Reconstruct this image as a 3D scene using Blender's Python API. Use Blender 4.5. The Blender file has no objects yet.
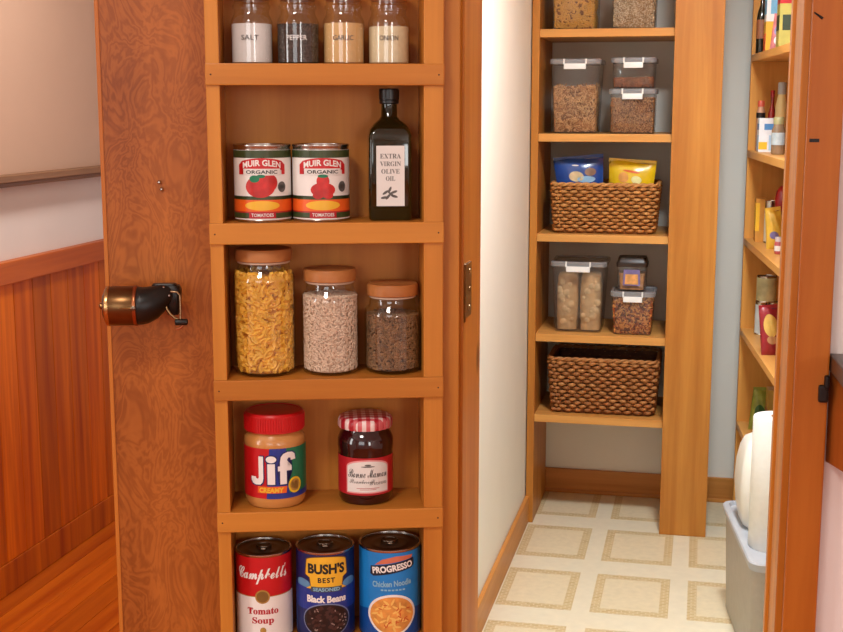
import bpy, bmesh, math, random
from mathutils import Vector, Matrix

random.seed(7)
SC = bpy.context.scene
COL = SC.collection
R_ = math.radians

# ------------------------------------------------------------------ camera
cam = bpy.data.objects.new('camera', bpy.data.cameras.new('camera'))
COL.objects.link(cam)
cam.location = (0, 0, 1.5)
cam.rotation_euler = (R_(90 - 9.4), 0, R_(12.4))
cam.data.sensor_width = 36.0
cam.data.lens = 36.0 * 1272 / 843
cam.data.clip_start = 0.02
SC.camera = cam

# ------------------------------------------------------------------ world, lights, exposure
w = bpy.data.worlds.new('world'); SC.world = w; w.use_nodes = True
w.node_tree.nodes['Background'].inputs[0].default_value = (0.75, 0.87, 1.0, 1)
w.node_tree.nodes['Background'].inputs[1].default_value = 1.0
vs = SC.view_settings
vs.view_transform = 'Standard'; vs.look = 'None'; vs.gamma = 1.0
vs.use_curve_mapping = False
vs.exposure = 0.0

def area(name, loc, rot, sx, sy, power, col):
    l = bpy.data.lights.new(name, 'AREA'); l.shape = 'RECTANGLE'
    l.size = sx; l.size_y = sy; l.energy = power; l.color = col
    o = bpy.data.objects.new(name, l); COL.objects.link(o)
    o.location = loc; o.rotation_euler = rot
    return o
# daylight just inside the panes of two kitchen windows and an added wide one
area('daylight_side_window', (-2.04, -0.15, 1.62), (R_(90), 0, R_(-90)), 0.50, 1.15, 13, (1.0, 0.985, 0.95))
area('daylight_rear_window', (2.05, -2.44, 1.62), (R_(90), 0, 0), 0.66, 1.25, 24, (1.0, 0.985, 0.95))
area('fill_wide_window', (-0.45, -2.44, 1.75), (R_(90), 0, 0), 1.5, 1.1, 16, (1.0, 0.985, 0.95))  # fill light for the added wide window, a broad source

# ------------------------------------------------------------------ materials
def S(r, g, b):
    f = lambda c: (c/255/12.92) if c/255 <= .04045 else ((c/255+.055)/1.055)**2.4
    return (f(r), f(g), f(b), 1.0)

def new_mat(name):
    m = bpy.data.materials.new(name); m.use_nodes = True
    nt = m.node_tree
    b = nt.nodes['Principled BSDF']
    return m, nt, b

def plain(name, col, rough=.5, metal=0., coat=0., noise=0., nscale=40., bump=0., spec=.5):
    m, nt, b = new_mat(name)
    b.inputs['Base Color'].default_value = col
    b.inputs['Roughness'].default_value = rough
    b.inputs['Metallic'].default_value = metal
    b.inputs['Coat Weight'].default_value = coat
    b.inputs['Coat Roughness'].default_value = .08
    b.inputs['Specular IOR Level'].default_value = spec
    if noise or bump:
        tc = nt.nodes.new('ShaderNodeTexCoord'); n = nt.nodes.new('ShaderNodeTexNoise')
        n.inputs['Scale'].default_value = nscale; n.inputs['Detail'].default_value = 5
        nt.links.new(tc.outputs['Object'], n.inputs['Vector'])
        if noise:
            r = nt.nodes.new('ShaderNodeValToRGB')
            r.color_ramp.elements[0].position = .3; r.color_ramp.elements[1].position = .7
            r.color_ramp.elements[0].color = tuple(c*(1-noise) for c in col[:3]) + (1,)
            r.color_ramp.elements[1].color = tuple(min(1, c*(1+noise)) for c in col[:3]) + (1,)
            nt.links.new(n.outputs['Fac'], r.inputs['Fac']); nt.links.new(r.outputs['Color'], b.inputs['Base Color'])
        if bump:
            bp = nt.nodes.new('ShaderNodeBump'); bp.inputs['Strength'].default_value = bump
            bp.inputs['Distance'].default_value = .002
            nt.links.new(n.outputs['Fac'], bp.inputs['Height']); nt.links.new(bp.outputs['Normal'], b.inputs['Normal'])
    return m

def wood(name, dark, light, axis='Z', scale=1., rough=.42, coat=.15, var=.12, figure=False, knots=0., stretch=.05):
    m, nt, b = new_mat(name); N = nt.nodes.new; L = nt.links.new
    tc = N('ShaderNodeTexCoord'); oi = N('ShaderNodeObjectInfo')
    mul = N('ShaderNodeMath'); mul.operation = 'MULTIPLY'; mul.inputs[1].default_value = 7.3
    L(oi.outputs['Random'], mul.inputs[0])
    add = N('ShaderNodeVectorMath'); add.operation = 'ADD'
    L(tc.outputs['Object'], add.inputs[0]); L(mul.outputs[0], add.inputs[1])
    mp = N('ShaderNodeMapping')
    sv = {'X': (stretch, 1, 1), 'Y': (1, stretch, 1), 'Z': (1, 1, stretch)}[axis]
    mp.inputs['Scale'].default_value = tuple(s*scale for s in sv)
    L(add.outputs[0], mp.inputs['Vector'])
    n1 = N('ShaderNodeTexNoise'); n1.inputs['Scale'].default_value = 22; n1.inputs['Detail'].default_value = 6
    n1.inputs['Roughness'].default_value = .6; n1.inputs['Distortion'].default_value = .35
    L(mp.outputs[0], n1.inputs['Vector'])
    ramp = N('ShaderNodeValToRGB'); e = ramp.color_ramp.elements
    e[0].position = .28; e[1].position = .72; e[0].color = dark; e[1].color = light
    if figure:                                     # rotary-cut plywood: contour lines of a stretched noise
        mp2 = N('ShaderNodeMapping'); mp2.inputs['Scale'].default_value = (1, 1, .55); L(tc.outputs['Object'], mp2.inputs['Vector'])
        n2 = N('ShaderNodeTexNoise'); n2.inputs['Scale'].default_value = 19; n2.inputs['Detail'].default_value = 4
        n2.inputs['Roughness'].default_value = .55; n2.inputs['Distortion'].default_value = .9
        L(mp2.outputs[0], n2.inputs['Vector'])
        k = N('ShaderNodeMath'); k.operation = 'MULTIPLY'; k.inputs[1].default_value = 84; L(n2.outputs['Fac'], k.inputs[0])
        sn = N('ShaderNodeMath'); sn.operation = 'SINE'; L(k.outputs[0], sn.inputs[0])
        k2 = N('ShaderNodeMath'); k2.operation = 'MULTIPLY_ADD'; k2.inputs[1].default_value = .062; k2.inputs[2].default_value = .11
        L(sn.outputs[0], k2.inputs[0])
        n3 = N('ShaderNodeTexNoise'); n3.inputs['Scale'].default_value = 5; n3.inputs['Detail'].default_value = 2
        L(tc.outputs['Object'], n3.inputs['Vector'])
        k4 = N('ShaderNodeMath'); k4.operation = 'MULTIPLY_ADD'; k4.inputs[1].default_value = .35
        L(n3.outputs['Fac'], k4.inputs[0]); L(k2.outputs[0], k4.inputs[2])
        k3 = N('ShaderNodeMath'); k3.operation = 'MULTIPLY_ADD'; k3.inputs[1].default_value = .45
        L(n1.outputs['Fac'], k3.inputs[0]); L(k4.outputs[0], k3.inputs[2]); fac = k3.outputs[0]
    else:
        fac = n1.outputs['Fac']
    L(fac, ramp.inputs['Fac'])
    hsv = N('ShaderNodeHueSaturation')
    mr = N('ShaderNodeMapRange'); mr.inputs['To Min'].default_value = 1-var; mr.inputs['To Max'].default_value = 1+var
    L(oi.outputs['Random'], mr.inputs['Value']); L(mr.outputs[0], hsv.inputs['Value'])
    L(ramp.outputs['Color'], hsv.inputs['Color'])
    out = hsv.outputs['Color']
    if knots:
        vo = N('ShaderNodeTexVoronoi'); vo.inputs['Scale'].default_value = knots
        mpk = N('ShaderNodeMapping'); mpk.inputs['Scale'].default_value = (1, 1, .6); L(add.outputs[0], mpk.inputs['Vector'])
        L(mpk.outputs[0], vo.inputs['Vector'])
        rk = N('ShaderNodeValToRGB'); rk.color_ramp.elements[0].position = .05; rk.color_ramp.elements[1].position = .1
        rk.color_ramp.elements[0].color = (.25, .2, .16, 1); rk.color_ramp.elements[1].color = (1, 1, 1, 1)
        L(vo.outputs['Distance'], rk.inputs['Fac'])
        mx = N('ShaderNodeMix'); mx.data_type = 'RGBA'; mx.blend_type = 'MULTIPLY'; mx.inputs['Factor'].default_value = .8
        L(out, mx.inputs['A']); L(rk.outputs['Color'], mx.inputs['B']); out = mx.outputs['Result']
    L(out, b.inputs['Base Color'])
    b.inputs['Roughness'].default_value = rough; b.inputs['Specular IOR Level'].default_value = .25
    b.inputs['Coat Weight'].default_value = coat*.5; b.inputs['Coat Roughness'].default_value = .18
    bp = N('ShaderNodeBump'); bp.inputs['Strength'].default_value = .12; bp.inputs['Distance'].default_value = .001
    L(n1.outputs['Fac'], bp.inputs['Height']); L(bp.outputs['Normal'], b.inputs['Normal'])
    return m

def clear(name, tint, haze=0., hcol=(.8, .8, .8, 1), base=.085, edge=.75, rough=.03):
    """thin clear wall: transparent, reflecting more towards its rim, optionally a little cloudy"""
    m = bpy.data.materials.new(name); m.use_nodes = True; nt = m.node_tree; nt.nodes.clear()
    N = nt.nodes.new; L = nt.links.new
    out = N('ShaderNodeOutputMaterial'); tr = N('ShaderNodeBsdfTransparent'); tr.inputs[0].default_value = tint
    gl = N('ShaderNodeBsdfGlossy'); gl.inputs['Roughness'].default_value = rough
    lw = N('ShaderNodeLayerWeight'); lw.inputs['Blend'].default_value = .5
    pw = N('ShaderNodeMath'); pw.operation = 'POWER'; pw.inputs[1].default_value = 4.; L(lw.outputs['Facing'], pw.inputs[0])
    ma = N('ShaderNodeMath'); ma.operation = 'MULTIPLY_ADD'; ma.inputs[1].default_value = edge; ma.inputs[2].default_value = base
    L(pw.outputs[0], ma.inputs[0])
    mx = N('ShaderNodeMixShader'); L(ma.outputs[0], mx.inputs[0])
    src = tr
    if haze:
        df = N('ShaderNodeBsdfDiffuse'); df.inputs[0].default_value = hcol
        mh = N('ShaderNodeMixShader'); mh.inputs[0].default_value = haze
        L(tr.outputs[0], mh.inputs[1]); L(df.outputs[0], mh.inputs[2]); src = mh
    L(src.outputs[0], mx.inputs[1]); L(gl.outputs[0], mx.inputs[2]); L(mx.outputs[0], out.inputs[0])
    return m

def emit(name, col, s):
    m = bpy.data.materials.new(name); m.use_nodes = True; nt = m.node_tree
    b = nt.nodes['Principled BSDF']; b.inputs['Emission Color'].default_value = col; b.inputs['Emission Strength'].default_value = s
    return m

WD_RACK = wood('rack_pine', S(166, 94, 28), S(206, 134, 52), 'Z', .8, var=.06)
WD_RACKH = wood('rack_pine_shelf', S(166, 94, 28), S(208, 136, 54), 'X', .8, var=.06)
WD_PLY = wood('door_plywood', S(112, 48, 9), S(192, 110, 44), 'Z', 1., figure=True, var=0., coat=.1)
WD_EDGE = wood('door_edge_strip', S(174, 94, 32), S(208, 128, 50), 'Z', .8, var=.05)
WD_JAMB = wood('jamb_fir', S(184, 104, 28), S(226, 152, 56), 'Z', .9, var=.05, knots=6.)
WD_CASE = wood('casing_fir', S(156, 76, 15), S(194, 112, 36), 'Z', .9, var=.04, coat=.25)
WD_SHELF = wood('pantry_pine', S(166, 98, 36), S(206, 142, 64), 'Z', .8, var=.04)
WD_SHELFH = wood('pantry_pine_shelf', S(192, 126, 58), S(228, 168, 92), 'X', .8, var=.04)
WD_RSHELF = wood('side_pine', S(184, 116, 46), S(224, 160, 80), 'Z', .8, var=.04, knots=5.)
WD_RSHELFH = wood('side_pine_shelf', S(200, 136, 64), S(232, 174, 98), 'Y', .8, var=.04)
WD_BASE = wood('baseboard_oak', S(178, 108, 44), S(214, 146, 72), 'X', .8, var=.03)
WD_BASEY = wood('baseboard_oak_side', S(178, 108, 44), S(214, 146, 72), 'Y', .8, var=.03)
WD_WAIN = wood('wainscot_board_stain', S(164, 60, 2), S(232, 122, 9), 'Z', .9, var=.22, coat=.05, rough=.5)
WD_RAIL = wood('wainscot_rail_stain', S(168, 72, 10), S(208, 106, 26), 'Y', .9, var=.05, coat=.1, knots=3.)
WD_FLOOR = wood('floor_plank_stain', S(176, 66, 6), S(230, 120, 24), 'Y', .7, var=.12, coat=.3, rough=.35)
WD_LEDGE = wood('ledge_grey_wood', S(110, 72, 46), S(156, 112, 78), 'Y', .9, var=.05)
WD_APRON = wood('apron_pine', S(150, 74, 22), S(196, 112, 46), 'Z', .9, var=.03, knots=14., coat=.4)
WD_LID = wood('lid_beech', S(160, 94, 46), S(196, 130, 74), 'X', 1.2, var=.05, coat=0.)

WALL_P = plain('pantry_wall_paint', S(244, 240, 228), .7, noise=.015, nscale=6, bump=.05)
WALL_K = plain('kitchen_wall_paint', S(238, 226, 220), .7, noise=.02, nscale=5, bump=.05)
WALL_U = plain('upper_wall_tan', S(206, 168, 144), .65, noise=.02, nscale=5, bump=.05)  # tan tone above the ledge, darker than the wall below it
CEIL = plain('ceiling_paint', S(238, 232, 224), .8, noise=.01)
VINYL = plain('vinyl_cream', S(232, 222, 196), .42, noise=.035, nscale=30)
VINYL2 = plain('vinyl_tile_cream', S(228, 213, 180), .42, noise=.05, nscale=45)
BLACK = plain('black_cast_iron', S(26, 22, 20), .38, .3, noise=.1)
DARKM = plain('dark_hardware', S(34, 24, 20), .5, .4, noise=.1)
BRASS = plain('aged_brass', S(150, 112, 66), .26, 1., noise=.25, nscale=25)
BRASSH = plain('hinge_brass', S(128, 98, 58), .36, 1., noise=.2, nscale=60)
STEEL = plain('tin_steel', S(190, 184, 176), .26, 1., noise=.05)
STEELD = plain('can_lid_steel', S(120, 104, 90), .32, 1., noise=.08)
GLASS = clear('jar_glass', (.96, .965, .96, 1))
OILG = plain('olive_glass', S(26, 26, 8), .06, coat=.6, noise=.2, nscale=12)
PLAST = clear('container_plastic', (.80, .79, .78, 1), haze=.07, hcol=S(200, 195, 190), base=.05, edge=.5, rough=.1)
LIDP = plain('grey_lid_plastic', S(176, 176, 178), .35, coat=.1, noise=.03)
LATCH = plain('white_latch_plastic', S(238, 236, 232), .35, noise=.02)
WHITE = plain('print_white', S(238, 232, 226), .45, noise=.02)
PAPER = plain('label_paper_white', S(226, 220, 214), .55, noise=.02)
INK = plain('ink_black', S(28, 24, 24), .6, noise=.05)
INKG = plain('ink_grey', S(96, 92, 88), .6, noise=.05)
RED = plain('print_red', S(196, 20, 26), .38, noise=.04)
CRIM = plain('print_crimson', S(178, 22, 34), .42, noise=.04)
ORNG = plain('print_orange', S(232, 98, 30), .4, noise=.08, nscale=60)
YEL = plain('print_yellow', S(238, 182, 46), .42, noise=.05)
BLUE = plain('print_blue', S(30, 52, 140), .38, noise=.05)
NAVY = plain('print_navy', S(22, 34, 92), .38, noise=.06)
SKYB = plain('print_sky_blue', S(28, 128, 204), .38, noise=.06)
CYAN = plain('print_pale_cyan', S(140, 190, 214), .42, noise=.1)
GREEN = plain('print_green', S(20, 116, 78), .4, noise=.06)
DGRN = plain('print_dark_green', S(58, 70, 34), .42, noise=.2, nscale=60)
GOLD = plain('print_gold', S(176, 134, 62), .4, noise=.15, nscale=120)
TOM = plain('print_tomato', S(196, 36, 30), .4, noise=.25, nscale=70)

# ------------------------------------------------------------------ mesh helpers
class MB:
    def __init__(s): s.v = []; s.f = []
    def add(s, vs, fs):
        o = len(s.v); s.v += [tuple(p) for p in vs]; s.f += [tuple(i+o for i in q) for q in fs]; return s
    def box(s, x0, x1, y0, y1, z0, z1):
        return s.add([(x0,y0,z0),(x1,y0,z0),(x1,y1,z0),(x0,y1,z0),(x0,y0,z1),(x1,y0,z1),(x1,y1,z1),(x0,y1,z1)],
                     [(0,3,2,1),(4,5,6,7),(0,1,5,4),(1,2,6,5),(2,3,7,6),(3,0,4,7)])
    def prism(s, pts, z0, z1):
        n = len(pts)
        return s.add([(x,y,z0) for x,y in pts]+[(x,y,z1) for x,y in pts],
                     [tuple(range(n-1,-1,-1)), tuple(range(n,2*n))]+[(i,(i+1)%n,n+(i+1)%n,n+i) for i in range(n)])
    def lathe(s, prof, n=40, mat=None, cap0=True, cap1=True):
        vs = []; fs = []; k = len(prof)
        for r, z in prof:
            for i in range(n):
                a = 2*math.pi*i/n; p = Vector((r*math.cos(a), r*math.sin(a), z)); vs.append(mat @ p if mat else p)
        for j in range(k-1):
            for i in range(n): fs.append((j*n+i, j*n+(i+1)%n, (j+1)*n+(i+1)%n, (j+1)*n+i))
        if cap0 and prof[0][0] > 1e-5: fs.append(tuple(range(n-1,-1,-1)))
        if cap1 and prof[-1][0] > 1e-5: fs.append(tuple((k-1)*n+i for i in range(n)))
        return s.add(vs, fs)
    def tube(s, pts, r, n=6, closed=False, caps=True):
        pts = [Vector(p) for p in pts]; m = len(pts); vs = []; fs = []
        up = None
        for i, p in enumerate(pts):
            a = pts[(i-1) % m] if (closed or i) else p; b = pts[(i+1) % m] if (closed or i < m-1) else p
            t = (b-a).normalized()
            if up is None:
                up = Vector((0,0,1)) if abs(t.z) < .9 else Vector((1,0,0))
            x = up.cross(t)
            if x.length < 1e-6: x = Vector((1,0,0)).cross(t)
            x.normalize(); y = t.cross(x); up = y
            rr = r[i] if isinstance(r, (list, tuple)) else r
            for j in range(n):
                q = 2*math.pi*j/n; vs.append(p + x*rr*math.cos(q) + y*rr*math.sin(q))
        for i in range(m if closed else m-1):
            i2 = (i+1) % m
            for j in range(n): fs.append((i*n+j, i*n+(j+1)%n, i2*n+(j+1)%n, i2*n+j))
        if not closed and caps: fs += [tuple(range(n-1,-1,-1)), tuple((m-1)*n+j for j in range(n))]
        return s.add(vs, fs)
    def loft(s, secs, nc=5, cap0=True, cap1=True, cx=0, cy=0):
        """rounded-rectangle sections (z, half x, half y, corner radius)"""
        vs = []; fs = []
        for z, hx, hy, r in secs: vs += [(cx+x, cy+y, z) for x, y in rrect(hx, hy, r, nc)]
        n = 4*(nc+1)
        for j in range(len(secs)-1):
            for i in range(n): fs.append((j*n+i, j*n+(i+1)%n, (j+1)*n+(i+1)%n, (j+1)*n+i))
        if cap0: fs.append(tuple(range(n-1,-1,-1)))
        if cap1: fs.append(tuple((len(secs)-1)*n+i for i in range(n)))
        return s.add(vs, fs)
    def build(s, name, mat, parent=None, smooth=None, bevel=0., loc=None):
        me = bpy.data.meshes.new(name); me.from_pydata(s.v, [], s.f)
        return finish(me, name, mat, parent, smooth, bevel, loc)

def finish(me, name, mat, parent=None, smooth=None, bevel=0., loc=None):
    bm = bmesh.new(); bm.from_mesh(me)
    bmesh.ops.recalc_face_normals(bm, faces=bm.faces[:])
    if bevel: bmesh.ops.bevel(bm, geom=bm.edges[:], offset=bevel, segments=2, profile=.6, affect='EDGES', clamp_overlap=True)
    bm.to_mesh(me); bm.free()
    if smooth:
        for p in me.polygons: p.use_smooth = True
        me.set_sharp_from_angle(angle=R_(smooth))
    me.materials.append(mat)
    o = bpy.data.objects.new(name, me); COL.objects.link(o)
    if parent: o.parent = parent
    if loc: o.location = loc
    return o

def rrect(hx, hy, r, nc=5):
    out = []
    for cx, cy, a0 in ((hx-r, hy-r, 0), (-hx+r, hy-r, 90), (-hx+r, -hy+r, 180), (hx-r, -hy+r, 270)):
        for i in range(nc+1):
            a = R_(a0 + 90*i/nc); out.append((cx+r*math.cos(a), cy+r*math.sin(a)))
    return out

def tag(o, label=None, cat=None, group=None, kind=None):
    if label: o['label'] = label
    if cat: o['category'] = cat
    if group: o['group'] = group
    if kind: o['kind'] = kind
    return o
def thing(name, label, cat, loc=(0,0,0), rz=0., group=None):
    o = bpy.data.objects.new(name, None); COL.objects.link(o); o.empty_display_size = .05
    o.location = loc; o.rotation_euler = (0, 0, rz)
    return tag(o, label, cat, group)
def struct(o): o['kind'] = 'structure'; return o
def root_struct(name, loc=(0,0,0), rz=0):
    o = bpy.data.objects.new(name, None); COL.objects.link(o); o.location = loc; o.rotation_euler = (0,0,rz); o['kind'] = 'structure'; return o
def share(src, name, parent, loc, rz=0., mat=None):
    o = bpy.data.objects.new(name, src.data); COL.objects.link(o); o.parent = parent; o.location = loc; o.rotation_euler = (0,0,rz)
    return o

# ------------------------------------------------------------------ print helpers (flat print wrapped on a surface)
def ell(cx, cy, rx, ry, n=28, a0=0, a1=360):
    full = abs(a1-a0-360) < 1e-6
    k = n if full else n+1
    return [(cx+rx*math.cos(R_(a0+(a1-a0)*i/n)), cy+ry*math.sin(R_(a0+(a1-a0)*i/n))) for i in range(k)]
def rect(x0, x1, y0, y1): return [(x0,y0),(x1,y0),(x1,y1),(x0,y1)]

def bm_of(loops):
    bm = bmesh.new()
    for lp in loops:
        vs = [bm.verts.new((x, y, 0)) for x, y in lp]
        try: bm.faces.new(vs)
        except ValueError: pass
    bmesh.ops.triangulate(bm, faces=bm.faces[:]); return bm

def text_bm(body, cx, cy, width=None, height=None, bold=0., shear=0., rot=0., space=1., arch=0.):
    cu = bpy.data.curves.new('t', 'FONT'); cu.body = body; cu.size = 1; cu.align_x = 'CENTER'
    cu.offset = bold; cu.shear = shear; cu.resolution_u = 3; cu.fill_mode = 'FRONT'; cu.space_character = space
    o = bpy.data.objects.new('t', cu); COL.objects.link(o)
    dg = bpy.context.evaluated_depsgraph_get(); dg.update()
    me = bpy.data.meshes.new_from_object(o.evaluated_get(dg))
    bpy.data.objects.remove(o); bpy.data.curves.remove(cu)
    bm = bmesh.new(); bm.from_mesh(me); bpy.data.meshes.remove(me)
    if not bm.verts: return bm
    xs = [v.co.x for v in bm.verts]; ys = [v.co.y for v in bm.verts]
    x0, x1, y0, y1 = min(xs), max(xs), min(ys), max(ys)
    sx = width/(x1-x0) if width else None; sy = height/(y1-y0) if height else None
    sx = sx or sy; sy = sy or sx
    c, s = math.cos(R_(rot)), math.sin(R_(rot))
    for v in bm.verts:
        x = (v.co.x-(x0+x1)/2)*sx; y = (v.co.y-(y0+y1)/2)*sy
        if arch: y -= arch*(x/(width*.5))**2
        v.co = (cx+x*c-y*s, cy+x*s+y*c, 0)
    bmesh.ops.triangulate(bm, faces=bm.faces[:])
    return bm

def cylmap(R, a0=0., dz=0.):
    def f(p, lift):
        a = p.x/R + a0; r = R+lift
        return Vector((r*math.sin(a), -r*math.cos(a), p.y+dz))
    f.step = R*R_(7); return f
def flatmap(y, x0=0., z0=0., nrm=-1):
    def f(p, lift): return Vector((p.x+x0, y+nrm*lift, p.y+z0))
    f.step = 0; return f

def decal(name, bm, mat, parent, mp, layer):
    """lay a flat printed shape on a label; each layer lies a hair above the one below"""
    if isinstance(bm, list): bm = bm_of(bm)
    if mp.step and bm.verts:
        x0 = min(v.co.x for v in bm.verts); x1 = max(v.co.x for v in bm.verts)
        k = math.ceil(x0/mp.step)
        while k*mp.step < x1:
            bmesh.ops.bisect_plane(bm, geom=bm.verts[:]+bm.edges[:]+bm.faces[:], plane_co=(k*mp.step,0,0), plane_no=(1,0,0)); k += 1
    for v in bm.verts: v.co = mp(v.co.copy(), .00018*layer)
    me = bpy.data.meshes.new(name); bm.to_mesh(me); bm.free()
    me.materials.append(mat)
    o = bpy.data.objects.new(name, me); COL.objects.link(o); o.parent = parent
    return o

def uni(t, up, lo):
    out = ''
    for ch in t:
        if 'A' <= ch <= 'Z': out += chr(up+ord(ch)-65)
        elif 'a' <= ch <= 'z': out += chr(lo+ord(ch)-97)
        else: out += ch
    return out
script = lambda t: uni(t, 0x1D4D0, 0x1D4EA)
serif = lambda t: uni(t, 0x1D400, 0x1D41A)

# =================================================================== THE ROOM
Y0 = 1.55                                            # kitchen face of the pantry's front wall
HX, HY = -0.2902, 1.55                               # hinge axis
CZ = 2.45

fl = struct(MB().box(-2.08, 2.8, -2.5, 6.0, -.06, -.012).build('floor', plain('subfloor', S(80, 50, 30), .8, noise=.1)))
pl_src = {}
i = 0; x = -2.08
while x < 2.8 - 1e-6:                                # long floorboards running away from the camera
    y1 = 6.0 if x < -.75 else 1.55
    key = y1
    if key not in pl_src:
        o = MB().box(0, .0885, -2.5, y1, -.012, 0).build('floorboard', WD_FLOOR, fl, bevel=.0012); pl_src[key] = o; o.location = (x, 0, 0)
    else: share(pl_src[key], 'floorboard', fl, (x, 0, 0))
    x += .09

# pantry vinyl with printed square pattern, each square and its mosaic border a piece of its own
fp = struct(MB().box(-.59, .60, 1.55, 4.84, -.012, .0005).build('floor_pantry', VINYL))
def mosaic():
    m, nt, b = new_mat('vinyl_mosaic_band'); N = nt.nodes.new; L = nt.links.new
    tc = N('ShaderNodeTexCoord'); br = N('ShaderNodeTexBrick'); br.offset = .5
    br.inputs['Color1'].default_value = S(194, 166, 116); br.inputs['Color2'].default_value = S(212, 188, 142)
    br.inputs['Mortar'].default_value = S(220, 202, 162); br.inputs['Scale'].default_value = 1.
    br.inputs['Mortar Size'].default_value = .0022; br.inputs['Brick Width'].default_value = .024; br.inputs['Row Height'].default_value = .012
    L(tc.outputs['Object'], br.inputs['Vector']); L(br.outputs['Color'], b.inputs['Base Color']); b.inputs['Roughness'].default_value = .42
    return m
MOS = mosaic()
TW, TD, BW = .231, .322, .028
bsrc = None
for ix in range(4):
    for iy in range(8):
        cx = -.4565 + .286*ix; cy = 4.25 - .445*iy + (0 if iy else 0)
        cy = 4.695 - .445*iy
        hx, hy = TW/2, TD/2
        x0, x1 = max(-.588, cx-hx), min(.598, cx+hx); y0, y1 = max(1.6, cy-hy), min(4.838, cy+hy)
        if x1-x0 < .06 or y1-y0 < .06: continue
        b_ = MB(); b_.box(cx-hx, cx-hx+BW, cy-hy, cy+hy, .0005, .0012) if cx-hx > -.588 else None
        if cx+hx < .598: b_.box(cx+hx-BW, cx+hx, cy-hy, min(y1, cy+hy), .0005, .0012)
        if cx-hx > -.588 and y1 < cy+hy: b_.v = [(p[0], min(p[1], y1), p[2]) for p in b_.v]
        b_.box(max(x0, cx-hx+BW), min(x1, cx+hx-BW), cy-hy, cy-hy+BW*1.25, .0005, .0012)
        if y1 >= cy+hy-1e-6: b_.box(max(x0, cx-hx+BW), min(x1, cx+hx-BW), cy+hy-BW*1.25, cy+hy, .0005, .0012)
        b_.build('tile_border', MOS, fp)
        MB().box(max(x0, cx-hx+BW), min(x1, cx+hx-BW), cy-hy+BW*1.25, min(y1, cy+hy-BW*1.25), .0005, .0010).build('tile', VINYL2, fp)

struct(MB().box(-2.18, 2.9, -2.6, 6.1, CZ, CZ+.1).build('ceiling', CEIL))
# left kitchen wall, with a hole for the side window (y -.42..+.12)
wl = MB()
wl.box(-2.18, -2.08, -2.6, -.42, 0, CZ); wl.box(-2.18, -2.08, .12, 6.1, 0, 1.2765)
wl.box(-2.18, -2.08, .12, 1.2, 1.2765, CZ); wl.box(-2.18, -2.08, -.42, .12, 0, 1.02); wl.box(-2.18, -2.08, -.42, .12, 2.22, CZ)
WL = struct(wl.build('wall_left', WALL_K))
MB().box(-2.18, -2.0799, 1.2, 6.1, 1.2765, CZ).build('upper_wall_panel', WALL_U, WL)
struct(MB().box(-2.18, -.70, 6.0, 6.1, 0, CZ).build('wall_far', WALL_K))
struct(MB().box(2.8, 2.9, -2.6, 6.1, 0, CZ).build('wall_right', WALL_K))
wr = MB()
for a, b in ((-2.08, -1.25), (.35, 1.70), (2.40, 2.8)): wr.box(a, b, -2.6, -2.5, 0, CZ)
for a, b in ((-1.25, .35), (1.70, 2.40)): wr.box(a, b, -2.6, -2.5, 0, 1.02); wr.box(a, b, -2.6, -2.5, 2.32, CZ)
struct(wr.build('wall_rear', WALL_K))
wf = MB()
wf.box(-.70, -.310, Y0, 1.665, 0, CZ); wf.box(.132, 2.8, Y0, 1.69, 0, CZ); wf.box(-.310, .132, Y0, 1.69, 2.06, CZ)
struct(wf.build('wall_front', WALL_K))
struct(MB().box(-.70, -.59, 1.665, 4.94, 0, CZ).build('wall_pantry_left', WALL_P))
struct(MB().box(-.59, .60, 4.84, 4.94, 0, CZ).build('wall_back', WALL_P))
struct(MB().box(.60, .70, 1.69, 4.94, 0, CZ).build('wall_pantry_right', WALL_P))
# baseboards
struct(MB().box(-.5895, -.575, 1.70, 4.838, .001, .100).build('baseboard_pantry_left', WD_BASEY, bevel=.003))
bb = struct(MB().box(-.575, .60, 4.825, 4.8395, .001, .096).build('baseboard_back', WD_BASE, bevel=.003))
MB().box(-.575, .60, 4.818, 4.826, .001, .016).build('shoe_moulding', WD_BASE, bb, bevel=.003)

# windows behind the camera (two make the streaks in the glass, the wide one is added fill)
def window(name, horiz, a, b, z0, z1, p):
    r = root_struct(name)
    def bar(u0, u1, zz0, zz1, nm, mat, d0=-.05, d1=.02):
        if horiz: MB().box(u0, u1, p+d0, p+d1, zz0, zz1).build(nm, mat, r)
        else: MB().box(p+d0, p+d1, u0, u1, zz0, zz1).build(nm, mat, r)
    wf_ = WHITE
    bar(a-.05, a, z0-.05, z1+.05, 'window_frame', wf_); bar(b, b+.05, z0-.05, z1+.05, 'window_frame', wf_)
    bar(a, b, z0-.05, z0, 'window_sill', wf_); bar(a, b, z1, z1+.05, 'window_frame', wf_)
    bar(a, b, z0, z1, 'pane', GLASS, -.045, -.04)
window('window_1', False, -.42, .12, 1.02, 2.22, -2.08)
window('window_2', True, 1.70, 2.40, 1.02, 2.32, -2.5)
window('added_window', True, -1.25, .35, 1.02, 2.32, -2.5)  # invented window, added so the kitchen has a broad light source

# wainscot on the left wall
wn = root_struct('trim_wainscot')
wsrc = None
y = .2
while y < 5.98:
    if wsrc is None: wsrc = MB().box(-2.079, -2.062, 0, .1135, .10, .962).build('wainscot_board', WD_WAIN, wn, bevel=.0035, loc=(0, y, 0))
    else: share(wsrc, 'wainscot_board', wn, (0, y, 0))
    y += .1145
MB().box(-2.079, -2.045, .2, 5.99, .962, 1.032).build('chair_rail', WD_RAIL, wn, bevel=.004)
struct(MB().box(-2.079, -2.058, .2, 5.99, .001, .10).build('baseboard_left', WD_WAIN, bevel=.003))
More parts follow.
